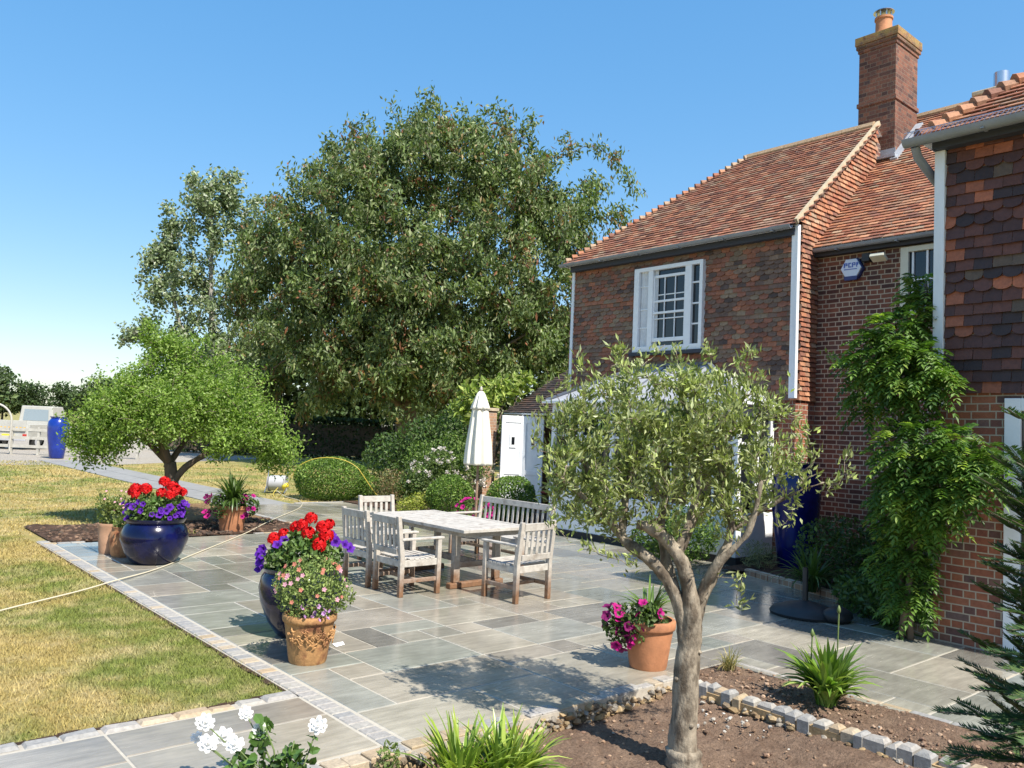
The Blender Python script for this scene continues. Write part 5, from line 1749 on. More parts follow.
def smooth_limb(P_, R_, m_=4, rj=.12):
    P_ = np.array(P_); R_ = np.array(R_); o1, o2 = [], []
    for i in range(len(P_)-1):
        p0, p1, p2, p3 = P_[max(i-1, 0)], P_[i], P_[i+1], P_[min(i+2, len(P_)-1)]
        for k in range(m_):
            u = k/m_
            o1.append(.5*((2*p1)+(-p0+p2)*u+(2*p0-5*p1+4*p2-p3)*u*u+(-p0+3*p1-3*p2+p3)*u**3)); o2.append(R_[i]+(R_[i+1]-R_[i])*u)
    o1.append(P_[-1]); o2.append(R_[-1])
    return o1, [r*random.uniform(1-rj, 1+rj) for r in o2]
for pts, rr in zip(limbs, lr):
    a_, b_ = smooth_limb(L2(pts), rr, 9, .035)
    mb.tube(a_, b_, 20)
a_, b_ = smooth_limb(L2([(0, 0, -.06), (0, 0, .02), (0, 0, .12)]), [.13, .115, .106]); mb.tube(a_, b_, 14)
for (a, b, z, r) in ((-.07, -.04, .55, .015), (.06, -.05, .72, .016), (.02, -.075, .28, .014)):
    c = loc_pt(OL, a, b, z); mb.lathe(c[0], c[1], [(r*.5, -r), (r*1.3, -.3*r), (r*1.3, .4*r), (r*.5, r)], 8, cz=c[2])
trunk = mb.build('trunk', M['bark_olive'], T, smooth=True)
from mathutils import noise as mnoise
for v in trunk.data.vertices:                        # gnarled, furrowed surface
    p = v.co
    k = .012*mnoise.noise(Vector((p.x*9, p.y*9, p.z*4)))+.007*mnoise.noise(Vector((p.x*30, p.y*30, p.z*8)))+.004*mnoise.noise(p*55)
    v.co = p+v.normal*k
crown = [(-.65, 0, 1.92, .36), (-.30, -.15, 2.12, .40), (-.25, .3, 2.1, .34), (.10, -.1, 2.15, .40), (.1, .3, 2.05, .36), (.40, -.1, 1.98, .32), (-.58, .2, 1.62, .3), (-.8, .1, 1.72, .2), (.15, -.2, 1.62, .2), (.0, .1, 1.80, .38), (.35, .15, 1.72, .26), (-.84, -.05, 2.02, .20), (.62, -.05, 1.86, .18), (-.72, -.1, 2.22, .22), (-.05, -.1, 2.38, .22), (-.3, -.1, 1.75, .3), (.22, -.1, 2.38, .18), (-.45, 0, 2.4, .16), (-.62, -.15, 1.6, .2)]
cb = [(*loc_pt(OL, a, b, z), r) for a, b, z, r in crown]
att, _, _ = blob_points(cb, 1000, .50)
att = np.concatenate([att, blob_points([(*b_[:3], b_[3]*1.22) for b_ in cb], 130, .03)[0]])
ext = [(-.86, -.08, 1.44), (-.75, -.1, 1.52), (.92, -.1, 1.92), (.88, -.12, 1.78), (.80, -.12, 1.70), (.78, -.05, 1.98), (.70, -.1, 2.12), (.30, -.12, 1.16), (.34, -.12, 1.05), (.27, -.1, 1.0), (-.98, -.1, 2.05), (-.95, -.1, 2.25), (-.76, -.1, 2.52), (-.74, -.1, 2.45), (-.22, -.1, 2.60), (.05, -.1, 2.58), (.26, -.1, 2.52), (-.5, -.1, 2.58), (-.66, -.2, 1.38), (-.9, -.1, 1.6), (-.42, 0, 2.58), (-.1, .1, 2.62), (.4, .1, 2.4), (.52, 0, 2.3), (-.70, -.15, 1.32), (-.78, -.12, 1.36), (-.60, -.2, 1.30), (-.5, -.2, 1.28), (-.42, -.22, 1.22), (-.9, -.1, 1.5), (-.3, -.25, 1.62), (-.1, -.25, 1.55), (.15, -.2, 1.45), (.5, -.15, 1.5), (.6, -.1, 1.58), (-.98, -.1, 1.9), (-1.02, -.1, 2.15), (-.55, -.15, 1.42), (.95, -.1, 2.0), (.98, -.12, 1.82)]
att = np.concatenate([att, np.array([loc_pt(OL, *e) for e in ext])])
pos, par, paths, nl = grow([L2(p) for p in limbs], att, .05, .10, -.16)
twig_mesh('branches', pos, par, nl, .0019, .46, M['bark_olive'], T, .02, 5, nl)
n = 15500
C, D = path_leaves(pos, paths, n, .022, .97)
D = unit(.65*D+.48*rng.standard_normal((n, 3))+np.array([0, 0, .6]))
ls = .050*(1+.22*rng.standard_normal(n)).clip(.5, 1.5)
C = C+D*ls[:, None]*.45
leaves('foliage', C, D, unit(rng.standard_normal((n, 3))+np.array([0, 0, .6])), ls, .0185, jit_cols(n, [(.20, .235, .08), (.30, .335, .13), (.42, .455, .25), (.37, .44, .13)], [3, 3.5, 2, 2.2], .18), M['leaf_olive'], T, six=False)

# ------------------------------------------------------------------ small rounded tree in the dark bed
B0 = (5.10, 15.05, 0)
T = thing('crab_apple_tree', 'low spreading tree with bright yellow-green crown in the dark mulch bed', 'tree', B0)
limbs = [[(0, 0, -.05), (.03, 0, .5), (-.04, 0, 1.1)], [(-.04, 0, 1.0), (-.14, 0, 1.25), (-.25, 0, 1.6), (-.2, 0, 2.4)], [(.02, 0, .72), (.24, 0, 1.02), (.6, .1, 1.3), (1.2, .1, 1.75)],
         [(-.05, 0, 1.05), (-.6, .1, 1.5), (-1.2, 0, 1.8)], [(-.1, 0, 1.0), (.1, .5, 1.6), (.3, 1.0, 2.0)], [(-.05, 0, 1.05), (0, -.5, 1.5), (.2, -1.0, 1.9)], [(-.2, 0, 1.4), (.3, 0, 2.0), (.7, 0, 2.4)]]
lr = [[.145, .112, .10], [.08, .075, .06, .03], [.075, .06, .05, .025], [.06, .045, .02], [.06, .045, .02], [.06, .045, .02], [.045, .03, .015]]
def LB(base, pts): return [loc_pt(base, *p) for p in pts]
mb = MB()
for pts, rr in zip(limbs, lr):
    a_, b_ = smooth_limb(LB(B0, pts), rr); mb.tube(a_, b_, 10)
mb.build('trunk', M['bark'], T, smooth=True)
cw = [(-.2, 0, 2.35, .75), (-1.0, 0, 2.1, .6), (-1.45, 0, 1.72, .42), (.75, 0, 2.25, .7), (1.45, 0, 1.9, .5), (1.9, 0, 1.5, .38), (-.2, 0, 2.95, .42), (.35, -.5, 2.05, .6), (-.5, -.6, 2.0, .6), (-.4, .8, 2.2, .7), (.6, .9, 2.2, .7), (.2, -1.0, 1.95, .5), (-.95, -.5, 1.55, .35), (1.2, -.5, 1.6, .38), (-.25, 0, 3.22, .22), (2.1, -.1, 1.15, .25), (-1.55, -.1, 1.4, .3), (.2, .3, 2.75, .4), (-.45, 0, 3.38, .22), (.15, 0, 3.15, .3), (-1.35, -.2, 1.18, .28), (1.05, -.4, 1.4, .3), (1.7, .2, 1.25, .32), (-.75, -.7, 1.38, .3), (-1.75, 0, 1.55, .25)]
cb = [(*loc_pt(B0, a, b, z), r*1.05, r*1.05, r*.95) for a, b, z, r in cw]
att, _, _ = blob_points(cb, 900, .4)
att = np.concatenate([att, blob_points([(x, y, z, r*1.22, r*1.22, r*1.2) for (x, y, z, r, _, _) in cb], 160, .02)[0]])
pos, par, paths, nl = grow([LB(B0, p) for p in limbs], att, .12, .10, .03)
twig_mesh('branches', pos, par, nl, .0045, .45, M['bark'], T, .035, 5, nl)
n = 50000
C, D = path_leaves(pos, paths, n, .085, .75)
D = unit(D*.6+rng.standard_normal((n, 3)))
N_ = unit(rng.standard_normal((n, 3))+np.array([0, 0, 1.0]))
leaves('foliage', C, D, N_, .066*(1+.25*rng.standard_normal(n)).clip(.5, 1.6), .036, jit_cols(n, [(.20, .30, .055), (.27, .375, .09), (.135, .21, .04), (.36, .45, .17)], [4, 3, 2.2, 1.2], .2), M['leaf_light'], T)

# ------------------------------------------------------------------ big cherry tree
CB = (21.4, 32.0, 0)
T = thing('cherry_tree', 'huge dark green spreading cherry tree with drooping leaves behind the patio', 'tree', CB)
limbs = [[(0, 0, -.1), (-.05, 0, 1.5), (0, 0, 3.2)], [(0, 0, 3.2), (.2, .8, 5.5), (.5, 1.6, 8.0), (.8, 2.0, 9.5)], [(0, 0, 3.0), (-1.6, -.5, 5.0), (-4, -1, 8), (-6.2, -1, 10)], [(0, 0, 3.2), (1.8, .4, 5.6), (4, .5, 9), (6.5, .3, 13)],
         [(0, 0, 3.0), (.2, -1.6, 4.8), (.3, -3.0, 6.6), (.2, -3.6, 7.8)], [(0, 0, 3.1), (0, 2.5, 6), (0, 5, 9.5)], [(0, 0, 2.6), (-2, -1.5, 4), (-4.5, -2.5, 4.8)], [(0, 0, 2.8), (2.5, -1, 4.5), (5.5, -1, 6.5)], [(.2, 0, 5), (-1.5, .5, 9), (-2.6, 0, 13)]]
lr = [[.62, .50, .46], [.30, .18, .09, .04], [.28, .20, .12, .06], [.28, .22, .14, .06], [.25, .17, .09, .03], [.25, .18, .08], [.2, .14, .06], [.2, .13, .05], [.16, .12, .05]]
mb = MB()
for pts, rr in zip(limbs, lr):
    a_, b_ = smooth_limb(LB(CB, pts), rr); mb.tube(a_, b_, 12)
mb.build('trunk', M['bark'], T, smooth=True)
cw = [(.9, 0, 10.2, 6.4), (-3.5, 0, 10.2, 4.4), (-6.0, 0, 9.0, 3.0), (-5.0, -1, 5.0, 2.8), (.7, 0, 14.4, 2.6), (4.0, 0, 13.8, 2.6), (2.5, -1, 7.0, 4.0), (-1.5, -2, 7.0, 4.0), (7.0, 0, 6.0, 2.0), (6.3, 0, 12.0, 2.2), (5.8, 0, 8.2, 3.1), (4.4, -1, 4.0, 2.1), (1.0, -2.5, 4.4, 2.6), (-2.6, 0, 13.6, 2.4), (-2.5, -2.5, 4.6, 2.4), (8.3, 0, 13.6, .9), (8.9, 0, 11.8, .8), (-7.8, 0, 7.6, 1.2), (-6.8, -.5, 3.6, 1.3), (7.6, 0, 10.2, 1.3), (2.2, 0, 15.8, 1.1), (-.8, 0, 15.3, 1.1)]
cb = [(*loc_pt(CB, a, b, z), r, r, r) for a, b, z, r in cw]
att, _, _ = blob_points(cb, 2000, .38)
att = np.concatenate([att, blob_points([(x, y, z+r*.03, r*1.13, r*1.13, r*1.09) for (x, y, z, r, _, _) in cb[:9]+cb[12:14]+cb[16:]], 230, .04)[0]])
wisp = [(9.5, 0, 14.6), (9.9, .2, 14.2), (10.3, 0, 13.4), (9.8, 0, 12.6), (9.2, 0, 15.2), (8.6, 0, 15.4), (9.9, 0, 11.8), (9.3, 0, 11.2), (7.7, 0, 15.6), (6.8, 0, 15.9), (3.2, 0, 17.0), (1.8, 0, 17.2), (.4, 0, 16.9), (5.2, 0, 16.8), (-3.4, 0, 16.2), (-5.8, 0, 13.0), (-1.6, 0, 17.2), (9.5, 0, 10.6), (8.7, 0, 9.6)]
att = np.concatenate([att, np.array([loc_pt(CB, *e) for e in wisp])])
pos, par, paths, nl = grow([LB(CB, p) for p in limbs], att, .45, .12, .04)
twig_mesh('branches', pos, par, nl, .012, .47, M['bark'], T, .16, 5, nl)
n = 135000
C, D = path_leaves(pos, paths, n, .23, .55)
D = unit(D*.3+.55*rng.standard_normal((n, 3))+np.array([0, 0, -.75]))
N_ = unit(rng.standard_normal((n, 3))+.35*unit(C-np.array(loc_pt(CB, 0, 0, 8)))+np.array([-.1, -.2, .25]))
tone = np.sin(C[:, 0]*1.7+1)*np.sin(C[:, 1]*1.9)*np.sin(C[:, 2]*1.6+2)
cols = jit_cols(n, [(.105, .155, .048), (.14, .19, .064), (.19, .235, .095), (.075, .115, .034), (.31, .34, .18)], [3, 3, 2, 2, .9], .2)
cl_ = np.sin(C[:, 0]*1.1)*np.sin(C[:, 1]*1.2+1)*np.sin(C[:, 2]*1.3)
cols = cols*(1+.28*cl_[:, None])
br = (rng.random(n) < np.where(tone > .34, .34, .02))
cols[br] = jit_cols(int(br.sum()), [(.24, .10, .05), (.20, .14, .06), (.28, .20, .09)], None, .2)
leaves('foliage', C, D, N_, .25*(1+.28*rng.standard_normal(n)).clip(.45, 1.7), .11, cols, M['leaf'], T)

# silvery tree behind it
SB = (20.3, 53.0, 0)
T = thing('white_poplar_tree', 'airy silver leaved tree rising left of the big cherry tree', 'tree', SB)
limbs = [[(0, 0, -.1), (0, 0, 5)], [(0, 0, 5), (-.6, 0, 10), (-.9, 0, 16)], [(0, 0, 5), (1.5, 0, 9), (2.8, 0, 14)], [(0, 0, 4.5), (-2.5, 0, 8), (-3.6, 0, 13)], [(0, 0, 4), (-2.8, 0, 6), (-5.6, 0, 7.3)], [(0, 0, 4), (2, 1, 7), (4, 1, 10)]]
lr = [[.38, .3], [.22, .15, .06], [.2, .14, .05], [.2, .13, .05], [.16, .1, .04], [.18, .12, .05]]
mb = MB()
for pts, rr in zip(limbs, lr):
    a_, b_ = smooth_limb(LB(SB, pts), rr); mb.tube(a_, b_, 10)
mb.build('trunk', M['bark_grey'], T, smooth=True)
cw = [(-1.4, 0, 17.0, 1.7), (.4, 0, 16.4, 1.9), (-1.2, 0, 15.6, 2.6), (-3.4, 0, 14.0, 1.9), (-4.4, 0, 12.4, 1.2), (-3.9, 0, 10.2, 1.5), (1.3, 0, 14.5, 2.6), (-2.0, 0, 10.6, 2.9), (2.6, 0, 11.0, 3.2), (.2, 0, 7.0, 3.2), (-4.6, 0, 7.8, 1.4), (-5.8, 0, 7.2, .8), (-3.0, 0, 6.2, 2.2), (3.5, 0, 7, 3), (-3.8, 0, 12.0, 1.2)]
att, _, _ = blob_points([(*loc_pt(SB, a, b, z), r, r, r) for a, b, z, r in cw], 560, .6)
pos, par, paths, nl = grow([LB(SB, p) for p in limbs], att, .6, .12, .0)
twig_mesh('branches', pos, par, nl, .014, .45, M['bark_grey'], T, .12, 4, nl)
n = 23000
C, D = path_leaves(pos, paths, n, .24, .7)
leaves('foliage', C, rand_dirs(n), rand_dirs(n), .26, .19, jit_cols(n, [(.20, .26, .12), (.29, .34, .20), (.14, .19, .085), (.42, .45, .34)], [3, 2, 3, 1], .15), M['leaf_matt'], T)

# ------------------------------------------------------------------ climber on the near wing
WV = thing('wisteria', 'lush green wisteria climbing the corner of the near brick wing', 'climber', (8.75, 3.6, 0))
vb = [(8.95, 3.70, 3.62, .15), (8.88, 3.72, 3.32, .2), (8.55, 3.85, 3.08, .26), (8.45, 3.95, 2.78, .30), (8.4, 3.62, 2.74, .28), (8.7, 4.12, 2.45, .22), (8.45, 3.62, 2.48, .22), (8.4, 3.36, 2.58, .17), (8.25, 3.5, 1.88, .32), (8.2, 3.05, 1.88, .24), (8.15, 2.86, 1.74, .17), (8.2, 3.12, 1.58, .26), (8.3, 3.5, 1.52, .3), (8.35, 3.36, 1.28, .2), (8.55, 3.62, 1.05, .22), (8.55, 3.62, .70, .16), (8.55, 3.64, .4, .17), (8.6, 3.75, 1.3, .24), (8.7, 3.85, .8, .22)]
nC = 2000
P_, nr, _ = blob_points(vb, nC, .28)
P_[:, 0] = np.minimum(P_[:, 0], np.where(P_[:, 1] < 3.44, 8.66, 12))
CC, DD, NNn, k_ = [], [], [], 0
for i in range(nC):
    out = unit((nr[i]*np.array([1, 1, .4])+np.array([-.5, -.15, .1])+.5*rng.standard_normal(3))[None])[0]
    side = unit(np.cross(out, [0, 0, 1.])[None])[0]
    Lr = random.uniform(.13, .21)
    upn = np.cross(side, out)
    for q in range(5):
        u = (q+.6)/5
        c = P_[i]+out*Lr*u+np.array([0, 0, -.10*u*u])
        for sg in (-1, 1):
            v = unit((side*sg+out*.55+np.array([0, 0, -.45]))[None])[0]
            CC.append(c+v*.032); DD.append(v); NNn.append(upn+.25*rng.standard_normal(3)+np.array([0, 0, .5]))
    CC.append(P_[i]+out*(Lr+.02)+np.array([0, 0, -.12])); DD.append(out+np.array([0, 0, -.5])); NNn.append(upn+np.array([0, 0, .3]))
n = len(CC)
pal_i = jit_cols(nC, [(.09, .17, .03), (.135, .235, .042), (.06, .125, .022), (.25, .34, .065)], [4, 3, 3, 1.5], .15)
leaves('foliage', np.array(CC), np.array(DD), np.array(NNn), .080*(1+.15*rng.standard_normal(n)).clip(.5, 1.4), .034, np.repeat(pal_i, 11, 0), M['leaf'], WV)
mb = MB()
for (dx, dy) in ((0, 0), (.06, .05), (-.03, .08)):
    mb.tube([(8.5+dx, 3.6+dy, 0), (8.52-dy, 3.62+dx, .6), (8.45+dy, 3.55, 1.2), (8.55, 3.6-dx, 1.9), (8.55-dx, 3.65, 2.6), (8.85, 3.62+dy, 3.4), (8.9, 3.65, 3.7)], [.035, .03, .028, .024, .02, .014, .006], 8)
mb.tube([(8.55, 3.6, 2.5), (8.9, 4.3, 2.72), (9.6, 5.1, 3.0)], [.012, .008, .004], 5)
mb.build('stem', M['bark'], WV, smooth=True)
P2 = np.array([(9.0+.6*u, 4.4+.7*u, 2.76+.24*u) for u in np.linspace(0, 1, 90)])+rng.standard_normal((90, 3))*.05
leaves('shoot_leaves', P2, rand_dirs(90)+np.array([0, 0, -.4]), rand_dirs(90)+np.array([0, 0, 1.]), .07, .028, jit_cols(90, [(.2, .28, .06), (.15, .22, .05)]), M['leaf'], WV)

# ------------------------------------------------------------------ shrubs
def shrub(name, label, cat, base, blobs, n, L, W, pal, mt='leaf', stemr=.03, **kw):
    s = thing(name, label, cat, (*base, 0))
    mb = MB()
    for b in blobs[:4]:
        c = np.array([base[0], base[1], -.03])
        mb.tube([c, (c+np.array(b[:3]))/2+np.array([.03, -.02, 0]), b[:3]], [stemr, stemr*.7, stemr*.3], 6)
    mb.build('stem', M['bark'], s, smooth=True)
    bush('foliage', blobs, n, L, W, pal, M[mt], s, **kw)
    return s
BOX = [(.10, .175, .027), (.145, .24, .038), (.20, .30, .058), (.065, .12, .022)]
shrub('box_ball', 'big rounded clipped box ball beyond the far edge of the patio', 'shrub', (10.4, 18.9), [(10.4, 18.9, .50, .95, .95, .58)], 14000, .05, .03, BOX, shell=.10, lump=.018)
shrub('box_bush', 'small green bush growing against the right side of the big box ball', 'shrub', (11.25, 18.3), [(11.25, 18.3, .28, .42, .42, .34)], 2600, .05, .03, BOX, shell=.2, lump=.02)
shrub('box_ball', 'smaller clipped box ball behind the far end of the bench', 'shrub', (10.9, 14.5), [(10.9, 14.5, .42, .52, .52, .50)], 6500, .045, .028, BOX, shell=.12, lump=.015)
shrub('box_ball', 'rounded clipped box ball in front of the white doors', 'shrub', (11.6, 13.25), [(11.6, 13.25, .45, .56, .56, .50)], 8000, .045, .028, BOX, shell=.12, lump=.015)
shrub('golden_shrub', 'low yellow-green shrub left of the smaller box ball', 'shrub', (10.45, 14.95), [(10.45, 14.95, .2, .36, .36, .3), (10.25, 15.2, .15, .25, .25, .22)], 1800, .05, .025, [(.30, .33, .05), (.24, .29, .04), (.36, .36, .09)], shell=.35)
hy = shrub('hydrangea', 'tall bush topped with white flower heads below the cherry trunk', 'shrub', (12.0, 17.0), [(12.0, 17.0, .55, .65, .65, .5), (12.35, 16.9, .95, .45, .45, .42), (11.7, 17.1, .35, .5, .5, .35)], 4200, .08, .045, [(.10, .16, .04), (.15, .2, .06), (.08, .12, .03)], shell=.4)
P_, nr, _ = blob_points([(12.1, 16.9, .75, .65, .65, .42), (12.4, 16.85, 1.1, .4, .4, .34), (11.8, 16.95, .55, .45, .45, .3)], 1400, .05)
keep = (nr[:, 2] > -.1)
cl = rng.integers(0, 46, keep.sum())
cen = P_[keep][:46]
pp = cen[cl]+rng.standard_normal((len(cl), 3))*.022
for q in range(46):
    k_ = int((cl == q).sum())
    if k_:
        leaves('flower_head', pp[cl == q], rand_dirs(k_), rand_dirs(k_)+np.array([0, -.5, .6]), .05, .04, jit_cols(k_, [(.66, .62, .58), (.75, .71, .66), (.55, .49, .41)], None, .1), M['petal'], hy)
shrub('garden_shrub', 'bright green rounded shrub behind the white flowering bush', 'shrub', (13.2, 17.3), [(13.0, 17.2, .7, .6, .6, .55), (13.5, 17.7, 1.2, .7, .7, .7), (12.8, 18.2, 1.0, .6, .6, .6)], 5200, .075, .04, [(.11, .18, .035), (.16, .24, .05), (.07, .12, .03)], shell=.35)
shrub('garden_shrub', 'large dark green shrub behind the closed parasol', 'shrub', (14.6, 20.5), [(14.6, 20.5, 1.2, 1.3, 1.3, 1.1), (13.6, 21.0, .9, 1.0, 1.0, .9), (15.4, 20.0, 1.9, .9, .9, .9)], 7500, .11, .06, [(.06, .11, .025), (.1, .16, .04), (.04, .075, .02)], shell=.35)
shrub('garden_shrub', 'reddish green low shrub with upright stems right of the big box ball', 'shrub', (11.5, 17.6), [(11.4, 17.7, .45, .45, .45, .42), (11.1, 17.2, .3, .35, .35, .3)], 2200, .055, .025, [(.16, .15, .06), (.12, .15, .05), (.22, .14, .07)], shell=.5)
lv = shrub('laurel_tree', 'small tree of large pale green leaves above the brick pier', 'tree', (14.4, 17.9), [(14.2, 17.7, 2.9, .7, .7, .5), (14.9, 17.4, 3.1, .6, .6, .45), (13.9, 18.0, 2.5, .5, .5, .45), (15.3, 17.2, 3.35, .4, .4, .3)], 900, .2, .10, [(.24, .31, .06), (.19, .26, .05), (.30, .35, .09)], stemr=.05, shell=.45)
rs = shrub('climbing_rose', 'white climbing rose trained on the narrow brick pier', 'rose', (13.1, 16.5), [(13.1, 16.5, .7, .3, .3, .5), (13.35, 16.4, .9, .3, .3, .4), (13.0, 16.6, 1.3, .22, .22, .35)], 900, .06, .035, [(.10, .15, .04), (.14, .19, .05)], shell=.5)
P_, nr, _ = blob_points([(13.05, 16.4, .8, .3, .3, .5), (13.4, 16.3, .75, .35, .35, .35)], 20, .1)
for q in range(20):
    pp = P_[q]+rng.standard_normal((26, 3))*.03
    leaves('rose_cluster', pp, rand_dirs(26), rand_dirs(26), .06, .045, jit_cols(26, [(.76, .72, .66), (.7, .62, .52)], None, .08), M['petal'], rs)
pk = shrub('pink_flowers', 'clump of bright pink flowers seen through the bench slats', 'plant', (9.9, 12.4), [(9.9, 12.4, .3, .4, .4, .3)], 800, .05, .03, [(.10, .16, .04), (.14, .2, .05)], shell=.4)
pp, pn, _ = blob_points([(9.9, 12.35, .36, .38, .38, .26)], 40, .05)
for q in range(40):
    bloom(pk, 'magenta', pp[q], pn[q]-np.array([.3, .5, -.2]), 1.2)
shrub('bay_bush', 'rounded green bush against the conservatory behind the olive trunk', 'shrub', (10.35, 7.75), [(10.35, 7.75, .45, .52, .52, .45), (10.2, 8.2, .35, .4, .4, .36)], 3600, .06, .03, [(.10, .17, .03), (.14, .22, .045), (.06, .11, .02)], shell=.3)
shrub('lavender', 'wispy grey-green lavender at the foot of the white conservatory corner', 'plant', (10.85, 6.8), [(10.85, 6.8, .22, .28, .28, .24)], 900, .07, .008, [(.24, .27, .14), (.3, .3, .15), (.18, .21, .1)], mt='leaf_matt', shell=.5)
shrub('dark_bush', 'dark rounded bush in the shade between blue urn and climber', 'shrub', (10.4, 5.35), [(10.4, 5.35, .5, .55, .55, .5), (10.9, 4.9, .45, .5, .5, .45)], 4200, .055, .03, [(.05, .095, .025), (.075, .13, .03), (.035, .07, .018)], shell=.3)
A = thing('iris_clump', 'arching dark green strap leaves inside the brick kerb', 'plant', (9.75, 5.35, 0))
straps('leaves', A, (9.75, 5.35, .05), 110, .62, .03, 1.3, [(.06, .11, .025), (.09, .15, .035)], M['leaf_gloss'])
shrub('ground_plant', 'low leafy plants at the foot of the climber inside the kerb', 'plant', (9.3, 4.35), [(9.3, 4.4, .18, .38, .38, .24), (9.0, 3.95, .2, .3, .3, .24), (9.65, 4.7, .2, .3, .3, .26)], 2200, .07, .04, [(.06, .11, .028), (.1, .16, .04)], shell=.45)

# ------------------------------------------------------------------ hedge, far trees
HG = thing('hedge', 'long dark clipped hedge in the shade beyond the big cherry tree', 'hedge', (23.0, 41.0, 0))
h0, h1 = np.array([15.5, 47.6]), np.array([34.5, 31.4])
n = 34000
t = rng.random(n)[:, None]; hd = unit((h1-h0)[None])[0]; hn = np.array([hd[1], -hd[0]])
fa = rng.random(n)
fr = rng.choice(3, n, p=[.55, .3, .15])
off = np.where(fr == 0, -.75, np.where(fr == 1, rng.uniform(-.75, .75, n), .75))+rng.standard_normal(n)*.09
z = np.where(fr == 1, 2.15, rng.uniform(0.02, 2.15, n))+rng.standard_normal(n)*.05
C = np.concatenate([h0+(h1-h0)*t-hn*off[:, None]*-1, z[:, None]], 1)
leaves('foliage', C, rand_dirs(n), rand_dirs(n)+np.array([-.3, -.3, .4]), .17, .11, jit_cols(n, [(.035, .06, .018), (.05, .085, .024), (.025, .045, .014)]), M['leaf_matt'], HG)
mb = MB()
mb.bar((*h0, 1.0), (*h1, 1.0), .5, 1.7); mb.build('branches', M['bark'], HG)

def far_tree(label, x, y, h, r, pal, n=1500, group=None, name='far_tree'):
    o = thing(name, label, 'tree', (x, y, 0), group)
    mb = MB(); mb.tube([(x, y, -.2), (x, y, h*.35), (x+.1, y, h*.7)], [h*.03, h*.022, h*.008], 7); mb.build('trunk', M['bark'], o, smooth=True)
    bl = []
    for k in range(9):
        a = random.uniform(0, 6.3); q = random.random()
        bl.append((x+r*.55*q*math.cos(a), y+r*.55*q*math.sin(a), h*random.uniform(.28, .8), r*random.uniform(.4, .62), r*random.uniform(.4, .62), h*random.uniform(.14, .24)))
    bush('crown', bl, n, h*.055, h*.042, pal, M['leaf_matt'], o, shell=.35)
PD = [(.035, .062, .022), (.05, .085, .028), (.07, .11, .04)]
PL = [(.07, .11, .04), (.10, .14, .05), (.05, .085, .03)]
far_tree('tall grey-green far tree cut by the left edge of the picture', 23.0, 150.0, 10.5, 5.0, PL, 2200)
far_tree('dark conical far tree left of centre behind the pickup cab', 27.0, 148.0, 7.2, 3.4, PD, 1800)
far_tree('dark far tree just right of the pickup cab', 32.2, 145.0, 7.0, 3.6, PD, 1800)
far_tree('broad pale far tree behind the blue urn', 35.5, 140.0, 9.0, 4.6, PL, 2000)
GF = 'far trees along the field edge'
for (x, y, h, r) in ((19.5, 160, 7, 5), (25.2, 156, 6.2, 4.5), (30, 152, 6, 4), (36.0, 152, 6.5, 5), (39.5, 138, 8, 5), (44, 135, 7.5, 5), (49, 130, 8, 5), (54, 126, 8, 5), (14, 160, 8, 5), (9, 165, 8, 6)):
    far_tree('dark green tree in the distant row along the field edge', x, y, h, r, PD, 1300, GF)
GM = 'trees behind the hedge'
for (x, y, h, r) in ((27, 58, 9.5, 5.0), (33, 54, 10, 5.2), (38, 48, 10, 5.2), (23.5, 63, 8, 4.2), (43, 42, 11, 5.5), (48, 36, 11, 5.5), (30.5, 57, 7, 5.0), (35.5, 51, 7, 5.0)):
    far_tree('shaded green tree standing behind the dark hedge', x, y, h, r, PD, 2600, GM, 'background_tree')

# ------------------------------------------------------------------ hoses and reel
def spline(pts, m_=8):
    a_, _ = smooth_limb(pts, [1]*len(pts), m_); return a_
hz = .012
mb = MB()
mb.tube(spline([(.2, 7.9, hz), (.9, 8.45, hz), (1.57, 9.03, hz), (2.4, 9.65, hz), (2.86, 10.02, hz+.012), (3.5, 10.62, hz), (4.46, 11.75, hz), (5.76, 13.3, hz), (6.5, 14.2, hz+.03), (7.23, 15.2, hz+.01), (8.58, 16.94, hz), (9.3, 18.4, hz), (9.5, 19.6, hz), (9.62, 20.4, .1)], 10), .0085, 8)
tag(mb.build('garden_hose', M['hose'], smooth=True), 'pale garden hose running over lawn and patio past the blue bowl', 'hose')
mb = MB()
yh = []
for t in np.linspace(-1.25, 1.25, 15):
    a_ = .95*math.sin(t)*.94; bb = -.38
    q_ = max(0.02, 1-(a_/.97)**2-(bb/.97)**2)
    yh.append(loc_pt((10.4, 18.9), a_, bb, .5+.60*math.sqrt(q_)))
mb.tube(spline([(9.72, 20.5, .16), (9.4, 20.1, .015), (9.35, 19.6, .015)]+yh+[(11.25, 17.75, .02), (11.5, 17.0, .02)], 5), .010, 6)
tag(mb.build('garden_hose', M['hoseyellow'], smooth=True), 'thin yellow hose pulled across the big box ball', 'hose')
rx, ry = 9.84, 20.8
HR = thing('hose_reel', 'grey hose reel with upright handle on the dry grass', 'hose reel', (rx, ry, 0))
ax_ = R2; z3 = np.array([0, 0, 1.])
c = np.array([rx, ry, .26])
mb = MB(); mb.tube([c-ax_*.20, c-ax_*.19, c+ax_*.19, c+ax_*.20], [.19, .20, .20, .19], 24); mb.build('drum', M['reelgrey'], HR, smooth=True, sharp=40)
for sg in (-1, 1):
    mb = MB(); mb.tube([c+ax_*sg*.22, c+ax_*sg*.235], [.235, .225], 24); mb.build('flange', M['reelgrey'], HR, smooth=True, sharp=40)
    mb = MB(); s_ = ax_*sg*.26
    mb.tube([c+s_-F2*.24-z3*.25, c+s_+z3*.05, c+s_+F2*.05+z3*.62], .014, 6); mb.tube([c+s_+F2*.24-z3*.25, c+s_+z3*.02], .014, 6)
    mb.build('stand', M['steel'], HR)
